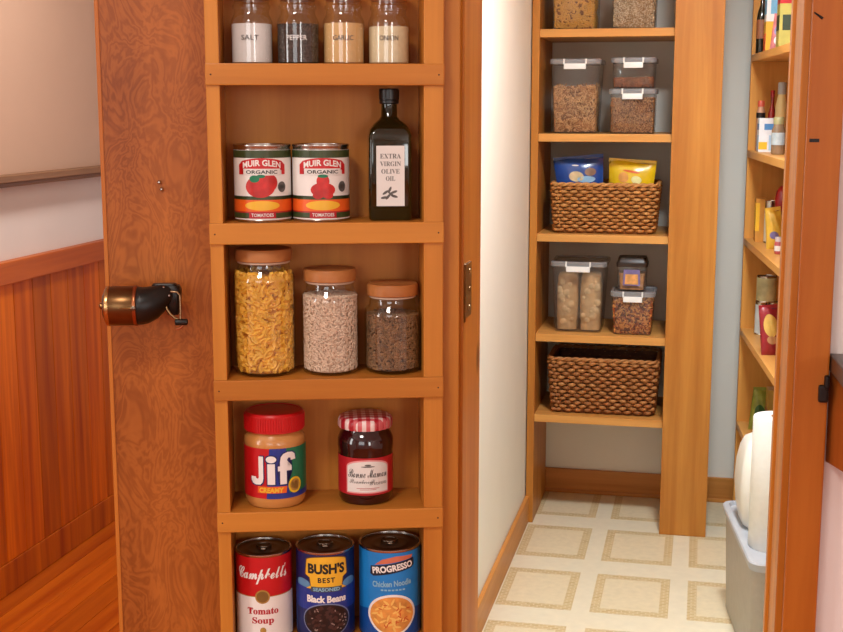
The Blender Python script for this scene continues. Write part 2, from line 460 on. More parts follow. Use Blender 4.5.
# shelf-like picture ledge over it
ld = root_struct('trim_ledge')
MB().box(-2.079, -2.03, .2, 5.99, 1.2575, 1.272).build('ledge_underside', WD_LEDGE, ld, bevel=.002)
MB().box(-2.079, -2.022, .2, 5.99, 1.272, 1.292).build('ledge_cap', WD_LEDGE, ld, bevel=.002)

# pantry doorway: jambs, stops, casing
df = root_struct('trim_doorway')
MB().box(-.310, -.285, Y0-.012, 1.664, .001, 2.03).build('jamb', WD_JAMB, df, bevel=.002)
MB().box(.1065, .132, Y0, 1.70, .001, 2.03).build('jamb', WD_JAMB, df, bevel=.002)
MB().box(.1020, .108, 1.675, 1.705, .001, 2.03).build('door_stop', WD_JAMB, df, bevel=.0015)
MB().box(-.310, .132, Y0, 1.70, 2.03, 2.06).build('head_jamb', WD_JAMB, df, bevel=.002)
cs = MB().box(.1145, .1535, Y0-.020, Y0, .001, 2.10).build('casing', WD_CASE, df, bevel=.0025)
tag(MB().tube([(.1165, Y0-.0200, 1.6035), (.1260, Y0-.0200, 1.5965)], [.0008, .0016], 8).build('latch_slot', DARKM, cs), 'dark diagonal nick in the casing')
MB().box(.1180, .1290, Y0-.0206, Y0-.016, 1.4585, 1.4625).build('latch_slot', DARKM, cs)
kp = MB(); kp.box(.1420, .1538, Y0-.026, Y0-.008, 1.155, 1.176); kp.box(.1480, .1540, Y0-.030, Y0-.012, 1.172, 1.188)
kp.build('latch_keeper', DARKM, cs, bevel=.003)
MB().box(-.36, .1535, Y0-.020, Y0, 2.06, 2.12).build('head_casing', WD_CASE, df, bevel=.0025)

# =================================================================== THE DOOR (swung wide open, its inner face to the camera)
AD = R_(16.9)
ca, sa = math.cos(AD), math.sin(AD)
def DP(u, v, z): return (HX - u*ca + v*sa, HY - u*sa - v*ca, z)
door = root_struct('door_1', (HX, HY, 0), AD)
door['label'] = 'brown plywood pantry door swung open with a rack on its face'
MB().box(-.4355, -.006, 0, .034, .012, 2.02).build('door_panel', WD_PLY, door, bevel=.0015)
MB().box(-.4375, -.4325, -.0015, .034, .012, 2.02).build('edge_strip', WD_EDGE, door, bevel=.001)
MB().box(-.0305, -.0100, -.070, -.0002, .012, 2.02).build('hinge_stile', WD_RACK, door, bevel=.001)
# hinge
hg = MB().lathe([(.0035,1.232),(.0035,1.300)], 12, Matrix.Translation((.0015, -.006, 0))).build('hinge', BRASSH, door, smooth=40)
for k in range(5):
    z = 1.233+k*.0134
    MB().lathe([(.0042,z),(.0042,z+.0118)], 12, Matrix.Translation((.0015, -.006, 0))).build('hinge_knuckle', BRASSH, hg, smooth=40)
MB().lathe([(.003,1.299),(.0045,1.301),(.0045,1.304),(.001,1.306)], 12, Matrix.Translation((.0015, -.006, 0))).build('hinge_pin', BRASSH, hg, smooth=40)
MB().box(-.0095, -.001, -.0065, -.0045, 1.232, 1.296).build('hinge_leaf', BRASSH, hg)
lf = MB().box(-.2848, -.2826, 1.5405, 1.582, 1.237, 1.305).build('hinge_leaf', BRASSH, df)
for z in (1.248, 1.271, 1.294):
    MB().lathe([(.0035, 0), (.003, .0012)], 10, Matrix.Translation((-.2826, 1.566, z)) @ Matrix.Rotation(R_(90), 4, 'Y')).build('screw', BRASSH, lf)
for (u, z) in ((.3680, 1.4085), (.3655, 1.400)):
    MB().lathe([(.0022,0),(.0026,.004),(.001,.006)], 8, Matrix.Translation((-u, 0, z)) @ Matrix.Rotation(R_(90), 4, 'X')).build('nail', STEEL, door)

# =================================================================== RACK ON THE DOOR
rack = thing('door_rack', 'open pine rack of shallow shelves fixed to the plywood door', 'shelf', DP(0, 0, 0), AD)
RU0, RU1, RD = .0310, .3015, .09
ZS = [1.5465, 1.3655, 1.1807, 1.0193, .8480]
ZB, ZT = .34, 1.95
MB().box(-RU1, -RU1+.0155, -RD, -.0005, ZB, ZT).build('side_panel', WD_RACK, rack, bevel=.0012)
MB().box(-RU0-.0230, -RU0, -RD, -.0005, ZB, ZT).build('side_panel', WD_RACK, rack, bevel=.0012)
MB().box(-RU1+.0155, -RU0-.0230, -.006, -.0005, ZB, ZT).build('back_panel', WD_RACK, rack)
allz = [ZT+.001, 1.738] + ZS + [.68, .50, .36]
prev = None
for z in allz:
    sh = MB().box(-RU1+.0155, -RU0-.0230, -RD+.001, -.006, z-.023, z).build('shelf', WD_RACKH, rack, bevel=.001)
    MB().box(-RU1-.0003, -RU0+.0003, -RD-.004, -RD+.0012, z-.024, z+.0005).build('shelf_lip', WD_RACKH, sh, bevel=.0012)
    for xx in (-RU1+.006, -RU0-.006):
        MB().lathe([(.0011,0),(.0008,.0006)], 8, Matrix.Translation((xx, -RD-.0038, z-.012)) @ Matrix.Rotation(R_(90), 4, 'X')).build('nail_head', DARKM, sh)

# ------------------------------------------------------------------ contents pieces
def octa(p, t, b, n, l, wd, h):
    """little 6-point grain at p, long axis t"""
    vs = [p+t*l, p+b*wd, p-t*l, p-b*wd, p+n*h, p-n*h]
    return vs, [(0,1,4),(1,2,4),(2,3,4),(3,0,4),(1,0,5),(2,1,5),(3,2,5),(0,3,5)]
def frame(nrm, ang):
    t0 = Vector((0,0,1)).cross(nrm)
    if t0.length < 1e-4: t0 = Vector((1,0,0))
    t0.normalize(); b0 = nrm.cross(t0)
    t = t0*math.cos(ang)+b0*math.sin(ang); return t, nrm.cross(t)
def shell_points(n, surf):
    for _ in range(n): yield surf()
def grains(mb, n, surf, l, wd, h, sink=.0):
    for _ in range(n):
        p, nr = surf(); t, b = frame(nr, random.uniform(0, math.pi)); k = random.uniform(.8, 1.15)
        mb.add(*octa(p-nr*random.uniform(0, sink), t, b, nr, l*k, wd*k, h))
def noodles(mb, n, surf, l, r, bend, sink, seg=4, ns=5, keep=None):
    for _ in range(n):
        p, nr = surf(); t, b = frame(nr, random.uniform(0, math.pi)); p = p - nr*(r*1.05+random.uniform(0, sink))
        k = random.uniform(.75, 1.1); s = random.choice((-1, 1))
        pts = [p + t*l*k*(q/seg-.5) + b*s*bend*(4*(q/seg-.5)**2) for q in range(seg+1)]
        if keep: pts = [keep(p_) for p_ in pts]
        mb.tube(pts, r, ns)
def cyl_surf(R, z0, z1, top=.15):
    def f():
        if random.random() < top:
            a = random.uniform(0, 2*math.pi); r = R*math.sqrt(random.random()); return Vector((r*math.cos(a), r*math.sin(a), z1)), Vector((0,0,1))
        a = random.uniform(0, 2*math.pi); return Vector((R*math.cos(a), R*math.sin(a), random.uniform(z0, z1))), Vector((math.cos(a), math.sin(a), 0))
    return f
def box_surf(hx0, hy0, hx1, hy1, z0, z1, top=.15):
    def f():
        if random.random() < top: return Vector((random.uniform(-hx1, hx1), random.uniform(-hy1, hy1), z1)), Vector((0,0,1))
        k = random.random(); hx = hx0+(hx1-hx0)*k; hy = hy0+(hy1-hy0)*k; z = z0+(z1-z0)*k
        q = random.random()
        if q < .6: return Vector((random.uniform(-hx, hx), -hy, z)), Vector((0,-1,0))
        s = 1 if q < .8 else -1
        return Vector((s*hx, random.uniform(-hy, hy), z)), Vector((s,0,0))
    return f

# ------------------------------------------------------------------ spice jars
def spice(u, text, label, fill, fillz, dark=False, speck=None):
    t = thing('spice_jar', label, 'jar', DP(u, .044, ZS[0]), AD, 'spice jars on the door rack')
    R = .0243
    MB().lathe([(R-.003,0),(R-.0004,.0012),(R,.002),(R,.0028),(R,.0475),(R,.0485),(R-.0004,.0500),(R-.0020,.0540),(R-.0040,.0575),(R-.0042,.0625),(R-.0024,.0640),(R-.0024,.0675),(R-.0042,.069),(R-.0042,.075)], 48, cap1=False).build('glass_body', GLASS, t, smooth=50)
    c = MB().lathe([(R-.003,.0018),(R-.0012,.003),(R-.0012,fillz-.001),(R-.002,fillz)], 40).build('contents', fill, t, smooth=50)
    if speck:
        m = MB(); grains(m, 700, cyl_surf(R-.0013, .004, fillz, .2), .0021, .0016, .0010); o = m.build('peppercorns', speck, c); o['kind'] = 'stuff'
    MB().lathe([(R-.004,.0735),(R-.0025,.075),(R-.0025,.090),(R-.004,.092)], 40).build('wooden_lid', WD_LID, t, smooth=40)
    decal('lettering', text_bm(text, -.002, .0305, height=.0056, width=.0125+.0019*len(text), bold=.006), WHITE if dark else INKG, t, cylmap(R, R_(2)), 2)
spice(.2509, 'SALT', 'glass spice jar of white salt lettered SALT', plain('salt_white', S(232, 226, 222), .8, noise=.03, nscale=300), .0465)
spice(.1974, 'PEPPER', 'glass spice jar of dark peppercorns lettered PEPPER', plain('pepper_dark', S(56, 42, 34), .8, noise=.4, nscale=250), .046, True,
      plain('peppercorn', S(74, 56, 46), .6, noise=.6, nscale=160))
spice(.1443, 'GARLIC', 'glass spice jar of tan powder lettered GARLIC', plain('garlic_powder', S(222, 176, 116), .85, noise=.05, nscale=200), .0475)
spice(.0915, 'ONION', 'glass spice jar of pale cream powder lettered ONION', plain('onion_powder', S(226, 206, 168), .85, noise=.05, nscale=200), .044)

# ------------------------------------------------------------------ tin cans
def can(name, label, loc, R, h, rz, labelmat, z0=.004, z1=None, group=None, ring=False):
    t = thing(name, label, 'can', loc, rz, group)
    z1 = z1 or h-.004
    MB().lathe([(R-.002,0),(R,.0008),(R+.0004,.0022),(R-.0004,.0036),(R-.0006,.006),(R-.0006,h-.006),(R-.0004,h-.0036),(R+.0004,h-.0022),(R+.0002,h-.0005),(R-.001,h),(R-.002,h-.0005),(R-.0024,h-.003)], 56, cap1=False).build('body', STEEL, t, smooth=40)
    ld = MB().lathe([(.0001,h-.0032),(R*.5,h-.0032),(R*.56,h-.0026),(R*.62,h-.0032),(R*.84,h-.0032),(R*.88,h-.0024),(R-.0022,h-.003)], 48, cap0=False, cap1=False).build('lid', STEELD, t, smooth=40)
    if ring:
        MB().tube([(R*.26*math.cos(a), R*.18+R*.22*math.sin(a), h-.0012) for a in [2*math.pi*i/20 for i in range(20)]], .0011, 6, closed=True).build('pull_ring', STEELD, ld, smooth=60)
        MB().loft([(h-.0028,.004,.006,.002),(h-.0012,.0035,.0055,.002)]).build('pull_tab', STEELD, ld)
    lb = MB().lathe([(R,z0),(R,z1)], 64, cap0=False, cap1=False).build('label_paper', labelmat, t, smooth=40)
    return t, lb

def tomato_can(u, label, kind, rz):
    R, h = .0335, .0900
    t, lb = can('tomato_can', label, DP(u, .046, ZS[1]), R, h, AD+rz, WHITE, .003, h-.0065, 'tomato cans on the door rack')
    m = cylmap(R)
    H = math.pi*R
    decal('upper_band', [rect(-H, H, .0745, .0832)], DGRN, lb, m, 1)
    hill = [(-H, .0145), (H, .0145), (H, .026)]+[(H-2*H*i/40, .0255+.006*math.cos(i/40*4*math.pi)) for i in range(1, 40)]+[(-H, .026)]
    decal('field_print', [hill], DGRN, lb, m, 1)
    decal('orange_band', [rect(-H, H, .0125, .0262)], ORNG, lb, m, 2)
    decal('red_band', [rect(-H, H, .0045, .0125)], CRIM, lb, m, 2)
    decal('green_band', [rect(-H*.9, -.016, .0048, .011), rect(.016, H*.9, .0048, .011)], DGRN, lb, m, 3)
    arch = [(.029*math.sin(R_(a)), .0585+.0215*math.cos(R_(a))) for a in range(-90, 91, 10)]
    ban = [(-.0295, .0555), (-.0245, .0555), (-.0245, .0605), (.0245, .0605), (.0245, .0555), (.0295, .0555), (.0295, .0665)]
    for q in range(9): xx = .0245-.049*q/8; ban.append((xx, .0745 - .0035*(xx/.0245)**2))
    ban.append((-.0295, .0665))
    decal('banner', [ban], RED, lb, m, 3)
    decal('lettering', text_bm('MUIR GLEN', 0, .0690, width=.046, height=.0072, bold=.03, arch=.0030), WHITE, lb, m, 4)
    decal('ribbon', [rect(-.0225, .0225, .0545, .0622)], PAPER, lb, m, 4)
    decal('lettering', text_bm('ORGANIC', 0, .0584, width=.037, height=.0042, bold=.02), INK, lb, m, 5)
    if kind == 0:
        decal('tomato_print', [ell(-.002, .0415, .0175, .0128), ell(.006, .046, .0125, .0115)], TOM, lb, m, 3)
        decal('leaf_print', [ell(-.0085, .0505, .006, .0042), ell(-.001, .0535, .005, .002)], GREEN, lb, m, 4)
    else:
        decal('tomato_print', [ell(0, .0375, .0145, .0085), ell(0, .0475, .0075, .008), ell(-.006, .031, .006, .004), ell(.006, .031, .006, .004)], TOM, lb, m, 3)
        decal('leaf_print', [ell(0, .0535, .006, .002)], GREEN, lb, m, 4)
    decal('seal', [ell(.0245, .041, .0055, .0062)], CYAN if 0 else PAPER, lb, m, 3)
    decal('seal_ring', [[(.0245+.0056*math.cos(a)*k, .041+.0063*math.sin(a)*k) for a, k in [(2*math.pi*i/24, 1) for i in range(25)]+[(2*math.pi*i/24, .84) for i in range(24, -1, -1)]]], INKG, lb, m, 4)
    decal('lettering', text_bm('WHOLE' if kind == 0 else 'DICED', 0, .0195, width=.025, height=.0056, bold=.03), YEL, lb, m, 4)
    decal('oval_print', [[(.021*math.cos(a)*k, .0195+.0055*math.sin(a)*k) for a, k in [(2*math.pi*i/32, 1) for i in range(33)]+[(2*math.pi*i/32, .93) for i in range(32, -1, -1)]]], YEL, lb, m, 3)
    decal('lettering', text_bm('TOMATOES', 0, .0085, width=.026, height=.0040, bold=.02), PAPER, lb, m, 4)
tomato_can(.2418, 'tomato can with whole tomato picture, further from the olive oil bottle', 0, R_(1))
tomato_can(.1730, 'tomato can with diced tomato picture, next to the olive oil bottle', 1, R_(4))

# ------------------------------------------------------------------ olive oil bottle
t = thing('olive_oil_bottle', 'square dark green olive oil bottle with white label', 'bottle', DP(.0915, .044, ZS[1]), AD)
hw = .0252
MB().loft([(0,hw-.002,hw-.002,.005),(.0025,hw,hw,.005),(.1000,hw,hw,.005),(.1065,hw-.0018,hw-.0018,.007),(.1130,hw-.0065,hw-.0065,.010),(.1180,.0125,.0125,.0115),(.1215,.0098,.0098,.0095),(.1370,.0092,.0092,.0090)], 6).build('glass_body', OILG, t, smooth=50)
cp = MB().lathe([(.0108,.1362),(.0116,.1372),(.0116,.1400),(.0112,.1404),(.0112,.1410),(.0120,.1414),(.0120,.1528),(.0108,.1542)], 32).build('screw_cap', plain('black_cap', S(24, 22, 22), .35, noise=.05), t, smooth=35)
m = flatmap(-hw-.0003)
lb = MB().box(-.0165, .0165, -hw-.0003, -hw+.001, .0175, .0880).build('label_paper', PAPER, t)
for s_, z_, w_ in (('EXTRA', .0760, .0245), ('VIRGIN', .0670, .0245), ('OLIVE', .0582, .0215), ('OIL', .0498, .0110)):
    decal('lettering', text_bm(serif(s_), 0, z_, width=w_, height=.0055, bold=.0), INKG, lb, m, 1)
sprig = []
for k, (cx, cz, a) in enumerate(((-.006,.0335,35),(-.001,.0365,65),(.004,.0340,20),(.0045,.0290,-15),(-.003,.0285,50),(-.0075,.0275,10),(.001,.0310,-40))):
    sprig.append([(cx+.0042*math.cos(q)*math.cos(R_(a))-.0015*math.sin(q)*math.sin(R_(a)), cz+.0042*math.cos(q)*math.sin(R_(a))+.0015*math.sin(q)*math.cos(R_(a))) for q in [2*math.pi*i/14 for i in range(14)]])
decal('olive_sprig_print', sprig, INKG, lb, m, 1)

# ------------------------------------------------------------------ storage jars with beech lids
def storage_jar(name, label, u, R, h, fillz, contents_fn, core, neck=.0055):
    t = thing(name, label, 'jar', DP(u, .046, ZS[2]), AD, 'lidded storage jars on the door rack')
    zl = h-.0165
    MB().lathe([(R*.55,.0008),(R-.006,0),(R-.0015,.002),(R-.0002,.0052),(R,.006),(R,.0068),(R,zl-.021),(R,zl-.020),(R-.001,zl-.0145),(R-neck,zl-.0095),(R-neck-.001,zl-.004),(R-neck-.001,zl)], 56, cap1=False).build('glass_body', GLASS, t, smooth=50)
    MB().lathe([(R-neck-.0018,zl-.001),(R-neck,zl),(R-neck,zl+.0015),(R-neck-.0018,zl+.0025)], 40).build('lid_seal', plain('seal_clear', S(206, 182, 158), .4, noise=.03), t, smooth=40)
    MB().lathe([(R-.0045,zl+.002),(R-.003,zl+.003),(R-.003,h-.002),(R-.0045,h)], 48).build('wooden_lid', WD_LID, t, smooth=40)
    c = MB().lathe([(R*.7,.003),(R-.0070,.004),(R-.0060,.007),(R-.0060,fillz-.006),(R-.010,fillz-.003)], 40).build('contents', core, t, smooth=50)
    contents_fn(c, R-.0016, fillz)
def fill_pasta(c, R, z):
    m = MB(); Rm = R-.0030
    def keep(p):
        r = math.hypot(p.x, p.y); k = min(1, Rm/max(r, 1e-6)); return Vector((p.x*k, p.y*k, max(.0065, min(z, p.z))))
    noodles(m, 1250, cyl_surf(R-.0004, .007, z-.002, .14), .0135, .0028, .0026, .0030, 4, 6, keep)
    m.build('pasta_pieces', plain('pasta_yellow', S(236, 178, 64), .5, noise=.12, nscale=70), c, smooth=60)['kind'] = 'stuff'
def fill_rice(c, R, z):
    m = MB(); grains(m, 6500, cyl_surf(R-.0012, .006, z-.001, .14), .0026, .0009, .0009, .001)
    m.build('rice_grains', plain('rice_white', S(232, 204, 178), .55, noise=.08, nscale=150), c)['kind'] = 'stuff'
def fill_lentil(c, R, z):
    m = MB(); grains(m, 5200, cyl_surf(R-.0012, .006, z-.001, .16), .0018, .0018, .0011, .0012)
    m.build('lentils', plain('lentil_brown', S(132, 96, 62), .5, noise=.5, nscale=160), c)['kind'] = 'stuff'
storage_jar('pasta_jar', 'tallest glass jar on the door rack, filled with yellow pasta tubes', .2426, .0370, .1515, .1240, fill_pasta, plain('pasta_core', S(176, 112, 30), .8, noise=.2))
storage_jar('rice_jar', 'glass jar of white rice with wooden lid, between pasta and lentils', .1638, .0348, .1265, .0960, fill_rice, plain('rice_core', S(224, 192, 164), .8, noise=.1))
storage_jar('lentil_jar', 'shortest lidded glass jar on the door rack, holding brown lentils', .0885, .0338, .1080, .0720, fill_lentil, plain('lentil_core', S(70, 46, 28), .8, noise=.3))

# ------------------------------------------------------------------ peanut butter
t = thing('peanut_butter_jar', 'peanut butter jar with red screw lid and striped label', 'jar', DP(.2335, .047, ZS[3]), AD)
R = .0372
MB().lathe([(R-.008,0),(R-.003,.001),(R-.0005,.006),(R,.012),(R,.0128),(R,.078),(R,.079),(R-.001,.085),(R-.006,.0905),(R-.007,.094)], 56).build('jar_body', plain('peanut_butter_tan', S(202, 138, 74), .25, coat=.5, noise=.06, nscale=30), t, smooth=50)
lid = MB().lathe([(R-.0018,.0925),(R-.001,.0935),(R-.001,.1130),(R-.0028,.1155),(R-.006,.1158),(R-.0066,.1150),(.0001,.1150)], 64, cap1=False).build('screw_lid', plain('lid_red', S(198, 22, 24), .35, coat=.2, noise=.04), t, smooth=35)
rb = MB()
for k in range(72):
    a = 2*math.pi*k/72; x, y = (R-.0009)*math.cos(a), (R-.0009)*math.sin(a)
    rb.tube([(x, y, .0945), (x, y, .1120)], .0007, 4)
rb.build('lid_ribs', plain('lid_rib_red', S(198, 22, 24), .35, noise=.04), lid)['kind'] = 'stuff'
R2 = R+.0003
lb = MB().lathe([(R2,.0135),(R2,.0755)], 64, cap0=False, cap1=False).build('label_paper', RED, t, smooth=40)
m = cylmap(R2, R_(4)); H = math.pi*R2
decal('blue_stripe', [[(-.012,.0135),(.020,.0135),(.022,.0755),(-.008,.0755)]], BLUE, lb, m, 1)
decal('green_stripe', [[(.016,.0200),(.060,.0200),(.060,.0755),(.0125,.0755)]], GREEN, lb, m, 2)
decal('blue_base', [[(-.012,.0135),(.060,.0135),(.060,.0215),(-.012,.0180)]], BLUE, lb, m, 3)
def jif(off):
    j = [(-.0325,.0405),(-.0325,.0355),(-.030,.0320),(-.0255,.0305),(-.0195,.0310),(-.0165,.0340),(-.0155,.0390),(-.0155,.0660),(-.0215,.0660),(-.0215,.0400),(-.0225,.0380),(-.0250,.0385),(-.0255,.0405)]
    i_ = [(-.0105,.0315),(-.0015,.0315),(-.0015,.0570),(-.0105,.0570)]
    f = [(.0045,.0315),(.0125,.0315),(.0125,.0480),(.0190,.0480),(.0190,.0540),(.0125,.0540),(.0130,.0610),(.0150,.0640),(.0175,.0635),(.0180,.0605),(.0245,.0610),(.0235,.0675),(.0200,.0705),(.0140,.0710),(.0085,.0690),(.0055,.0650),(.0045,.0590),(.0045,.0540),(.0020,.0540),(.0020,.0480),(.0045,.0480)]
    dot = ell(-.0060, .0625, .0062, .0042)
    out = []
    for lp in (j, i_, f, dot):
        cx = sum(p[0] for p in lp)/len(lp); cy = sum(p[1] for p in lp)/len(lp)
        out.append(lp if not off else [(x+off*(1 if x > cx else -1), y+off*(1 if y > cy else -1)) for x, y in lp])
    return out
decal('lettering_outline', jif(.0012), NAVY, lb, m, 4)
decal('lettering', jif(0), WHITE, lb, m, 5)
decal('lettering', text_bm('CREAMY', -.006, .0245, width=.030, height=.0066, bold=.05, shear=.1), YEL, lb, m, 6)
decal('orange_strip', [[(-.0235,.0205),(.012,.0205),(.013,.0290),(-.0230,.0290)]], ORNG, lb, m, 4)
decal('seal', [ell(.0235, .0290, .0092, .0100)], plain('seal_yellow', S(232, 192, 30), .4, noise=.1, nscale=200), lb, m, 6)
decal('seal_print', [[(.0235+.007*math.cos(a)*k, .029+.0076*math.sin(a)*k) for a, k in [(2*math.pi*i/24, 1) for i in range(25)]+[(2*math.pi*i/24, .9) for i in range(24, -1, -1)]]], GOLD, lb, m, 7)

# ------------------------------------------------------------------ jam jar with gingham lid
t = thing('jam_jar', 'dark strawberry jam jar with red gingham lid', 'jar', DP(.1225, .046, ZS[3]), AD)
R = .0335
MB().lathe([(R-.007,0),(R-.0025,.001),(R,.006),(R,.064),(R+.0008,.070),(R+.0006,.079),(R-.0025,.0865),(R-.006,.0905),(R-.006,.094)], 56).build('jar_body', plain('jam_dark_red', S(44, 6, 10), .07, coat=.7, noise=.3, nscale=20), t, smooth=50)
def gingham():
    m, nt, b = new_mat('gingham_print'); N = nt.nodes.new; L = nt.links.new
    tc = N('ShaderNodeTexCoord'); sp = N('ShaderNodeSeparateXYZ'); L(tc.outputs['Object'], sp.inputs[0])
    outs = []
    for ax in ('X', 'Y', 'Z'):
        k = N('ShaderNodeMath'); k.operation = 'MULTIPLY'; k.inputs[1].default_value = 620; L(sp.outputs[ax], k.inputs[0])
        s = N('ShaderNodeMath'); s.operation = 'SINE'; L(k.outputs[0], s.inputs[0])
        g = N('ShaderNodeMath'); g.operation = 'GREATER_THAN'; g.inputs[1].default_value = 0.; L(s.outputs[0], g.inputs[0]); outs.append(g)
    a1 = N('ShaderNodeMath'); a1.operation = 'ADD'; L(outs[0].outputs[0], a1.inputs[0]); L(outs[1].outputs[0], a1.inputs[1])
    h = N('ShaderNodeMath'); h.operation = 'MULTIPLY'; h.inputs[1].default_value = .5; L(a1.outputs[0], h.inputs[0])
    r = N('ShaderNodeValToRGB'); r.color_ramp.interpolation = 'CONSTANT'
    r.color_ramp.elements[0].color = S(232, 206, 200); r.color_ramp.elements[1].position = .8; r.color_ramp.elements[1].color = S(168, 26, 40)
    e = r.color_ramp.elements.new(.3); e.color = S(206, 96, 100)
    L(h.outputs[0], r.inputs['Fac']); L(r.outputs['Color'], b.inputs['Base Color']); b.inputs['Roughness'].default_value = .35
    b.inputs['Coat Weight'].default_value = .2
    return m
GING = gingham()
prof = [(R-.003,.0925),(R-.0008,.0930),(R-.0002,.0960),(R-.0004,.1020),(R-.0020,.1055),(R-.006,.1072),(.012,.1080),(.0001,.1082)]
mb = MB(); mb.lathe(prof, 96, cap1=False)
vv = []
for (x, y, z) in mb.v:
    r = math.hypot(x, y); a = math.atan2(y, x)
    k = 1+.012*math.cos(24*a) if r > R-.005 else 1
    vv.append((x*k, y*k, z))
mb.v = vv; mb.build('gingham_lid', GING, t, smooth=50)
R2 = R+.0003
lb = MB().lathe([(R2,.0135),(R2,.0600)], 64, cap0=False, cap1=False).build('label_paper', CRIM, t, smooth=40)
m = cylmap(R2, R_(3))
inner = [(-.0265,.0175),(.0265,.0175),(.0265,.0475)]+[(.0265*math.cos(R_(a)), .0475+.0085*math.sin(R_(a))) for a in range(10, 171, 10)]+[(-.0265,.0475)]
decal('label_border', [[(x*1.06, (y-.035)*1.09+.035) for x, y in inner]], plain('print_pink', S(226, 150, 150), .5, noise=.05), lb, m, 1)
decal('label_field', [inner], PAPER, lb, m, 2)
decal('lettering', text_bm(script('Bonne Maman'), 0, .0410, width=.050, height=.0105, bold=.0), INK, lb, m, 3)
decal('lettering', text_bm(script('Strawberry'), -.009, .0300, width=.028, height=.0075), INKG, lb, m, 3)
decal('lettering', text_bm(script('Preserves'), .014, .0300, width=.0215, height=.0070), INKG, lb, m, 3)
decal('emblem', [ell(0, .0495, .0085, .0008), ell(0, .0515, .004, .0010)], INKG, lb, m, 3)
decal('fine_print', [rect(-.014, .014, .0222, .0228), rect(-.010, .010, .0205, .0210)], CRIM, lb, m, 3)

# ------------------------------------------------------------------ soup and bean cans on the lowest visible shelf
def zc(v): return v
R, h = .0347, .1130
t, lb = can('soup_can', 'red and white tomato soup can on the door rack', DP(.2500, .046, ZS[4]), R, h, AD+R_(-1), RED, .003, h-.0035, 'food cans on the lowest rack shelf', ring=True)
m = cylmap(R); H = math.pi*R
wh = [(H, .003), (H, .0600)]+[(H-2*H*i/40, .0600) for i in range(1, 40)]+[(-H, .0600), (-H, .003)]
decal('white_half', [wh], WHITE, lb, m, 1)
decal('gold_line', [rect(-H, H, .0596, .0604)], GOLD, lb, m, 2)
decal('lettering', text_bm(script('Campbells'), 0, .0865, width=.067, height=.0210, bold=.018, shear=.0), WHITE, lb, m, 2)
decal('lettering', [[(.0305,.0985),(.0322,.0985),(.0308,.0945),(.0300,.0945)]], WHITE, lb, m, 2)
decal('medallion', [ell(0, .0600, .0090, .0088)], GOLD, lb, m, 3)
decal('medallion_print', [[(.0072*math.cos(a)*k, .0600+.0070*math.sin(a)*k) for a, k in [(2*math.pi*i/24, 1) for i in range(25)]+[(2*math.pi*i/24, .88) for i in range(24, -1, -1)]], ell(0, .0600, .0035, .0042)], plain('print_bronze', S(128, 92, 40), .4, noise=.1), lb, m, 4)
decal('lettering', text_bm(serif('Tomato'), 0, .0415, width=.039, height=.0085, bold=.02), CRIM, lb, m, 2)
decal('lettering', text_bm(serif('Soup'), 0, .0285, width=.0270, height=.0105, bold=.02), CRIM, lb, m, 2)
fl_ = [ell(0, .0165, .0038, .0042, 12)]
decal('emblem', fl_, GOLD, lb, m, 2)

R, h = .0362, .1145
t, lb = can('bean_can', 'dark blue black bean can with yellow badge on door rack', DP(.1738, .046, ZS[4]), R, h, AD+R_(2), NAVY, .003, h-.0035, 'food cans on the lowest rack shelf', ring=True)
m = cylmap(R, 0, .006)
for gx in (-.030, .030): decal('glow_print', [ell(gx*1.1, .0665, .012, .0062)], plain('print_glow_blue', S(96, 146, 186), .42, noise=.2), lb, m, 1)
decal('blue_field', [[(-.055,.0340),(.055,.0340),(.055,.0640),(.030,.0625),(0,.0600),(-.030,.0625),(-.055,.0640)]], BLUE, lb, m, 2)
decal('highlight_stripe', [rect(-.058, -.050, .0, .044)], plain('print_mid_blue', S(70, 110, 190), .4, noise=.1), lb, m, 1)
badge = [(-.0270,.0795),(-.0255,.0960)]+[(.0255*math.cos(R_(a)), .0975+.0055*math.sin(R_(a))) for a in range(170, 9, -10)]+[(.0255,.0960),(.0270,.0795),(.0210,.0760),(.0195,.0660),(.0260,.0620),(-.0260,.0620),(-.0195,.0660),(-.0210,.0760)]
decal('badge', [badge], YEL, lb, m, 4)
decal('badge_shadow', [[(x*1.05, (y-.08)*1.04+.08) for x, y in badge]], plain('print_brown', S(110, 74, 26), .5, noise=.1), lb, m, 3)
decal('lettering', text_bm("BUSH'S", 0, .0880, width=.0465, height=.0135, bold=.045), INK, lb, m, 5)
decal('lettering', text_bm('BEST', 0, .0735, width=.0210, height=.0066, bold=.03, space=1.2), INK, lb, m, 5)
decal('banner', [[(-.0200,.0585),(.0200,.0585),(.0190,.0650),(-.0190,.0650)]], plain('print_slate', S(70, 76, 82), .5, noise=.05), lb, m, 6)
decal('lettering', text_bm('SEASONED', 0, .0617, width=.0330, height=.0046, bold=.03), CYAN, lb, m, 7)
decal('lettering', text_bm('Black Beans', 0, .0490, width=.0500, height=.0092, bold=.045), WHITE, lb, m, 5)
bowl = ell(0, .0215, .0300, .0205, 36)
decal('bowl_rim', [ell(0, .0215, .0315, .0220, 36)], plain('print_grey_blue', S(120, 132, 168), .4, noise=.1), lb, m, 3)
decal('bean_picture', [bowl], plain('print_bean_dark', S(30, 18, 16), .35, noise=.3, nscale=120), lb, m, 4)
bl = []
rnd = random.Random(4)
for _ in range(70):
    a = rnd.uniform(0, 2*math.pi); q = math.sqrt(rnd.random())*.9; cx, cy = .0285*q*math.cos(a), .0215+.0195*q*math.sin(a); th = rnd.uniform(0, math.pi)
    rx, ry = .0032, .0017
    bl.append([(cx+rx*math.cos(p)*math.cos(th)-ry*math.sin(p)*math.sin(th), cy+rx*math.cos(p)*math.sin(th)+ry*math.sin(p)*math.cos(th)) for p in [2*math.pi*i/10 for i in range(10)]])
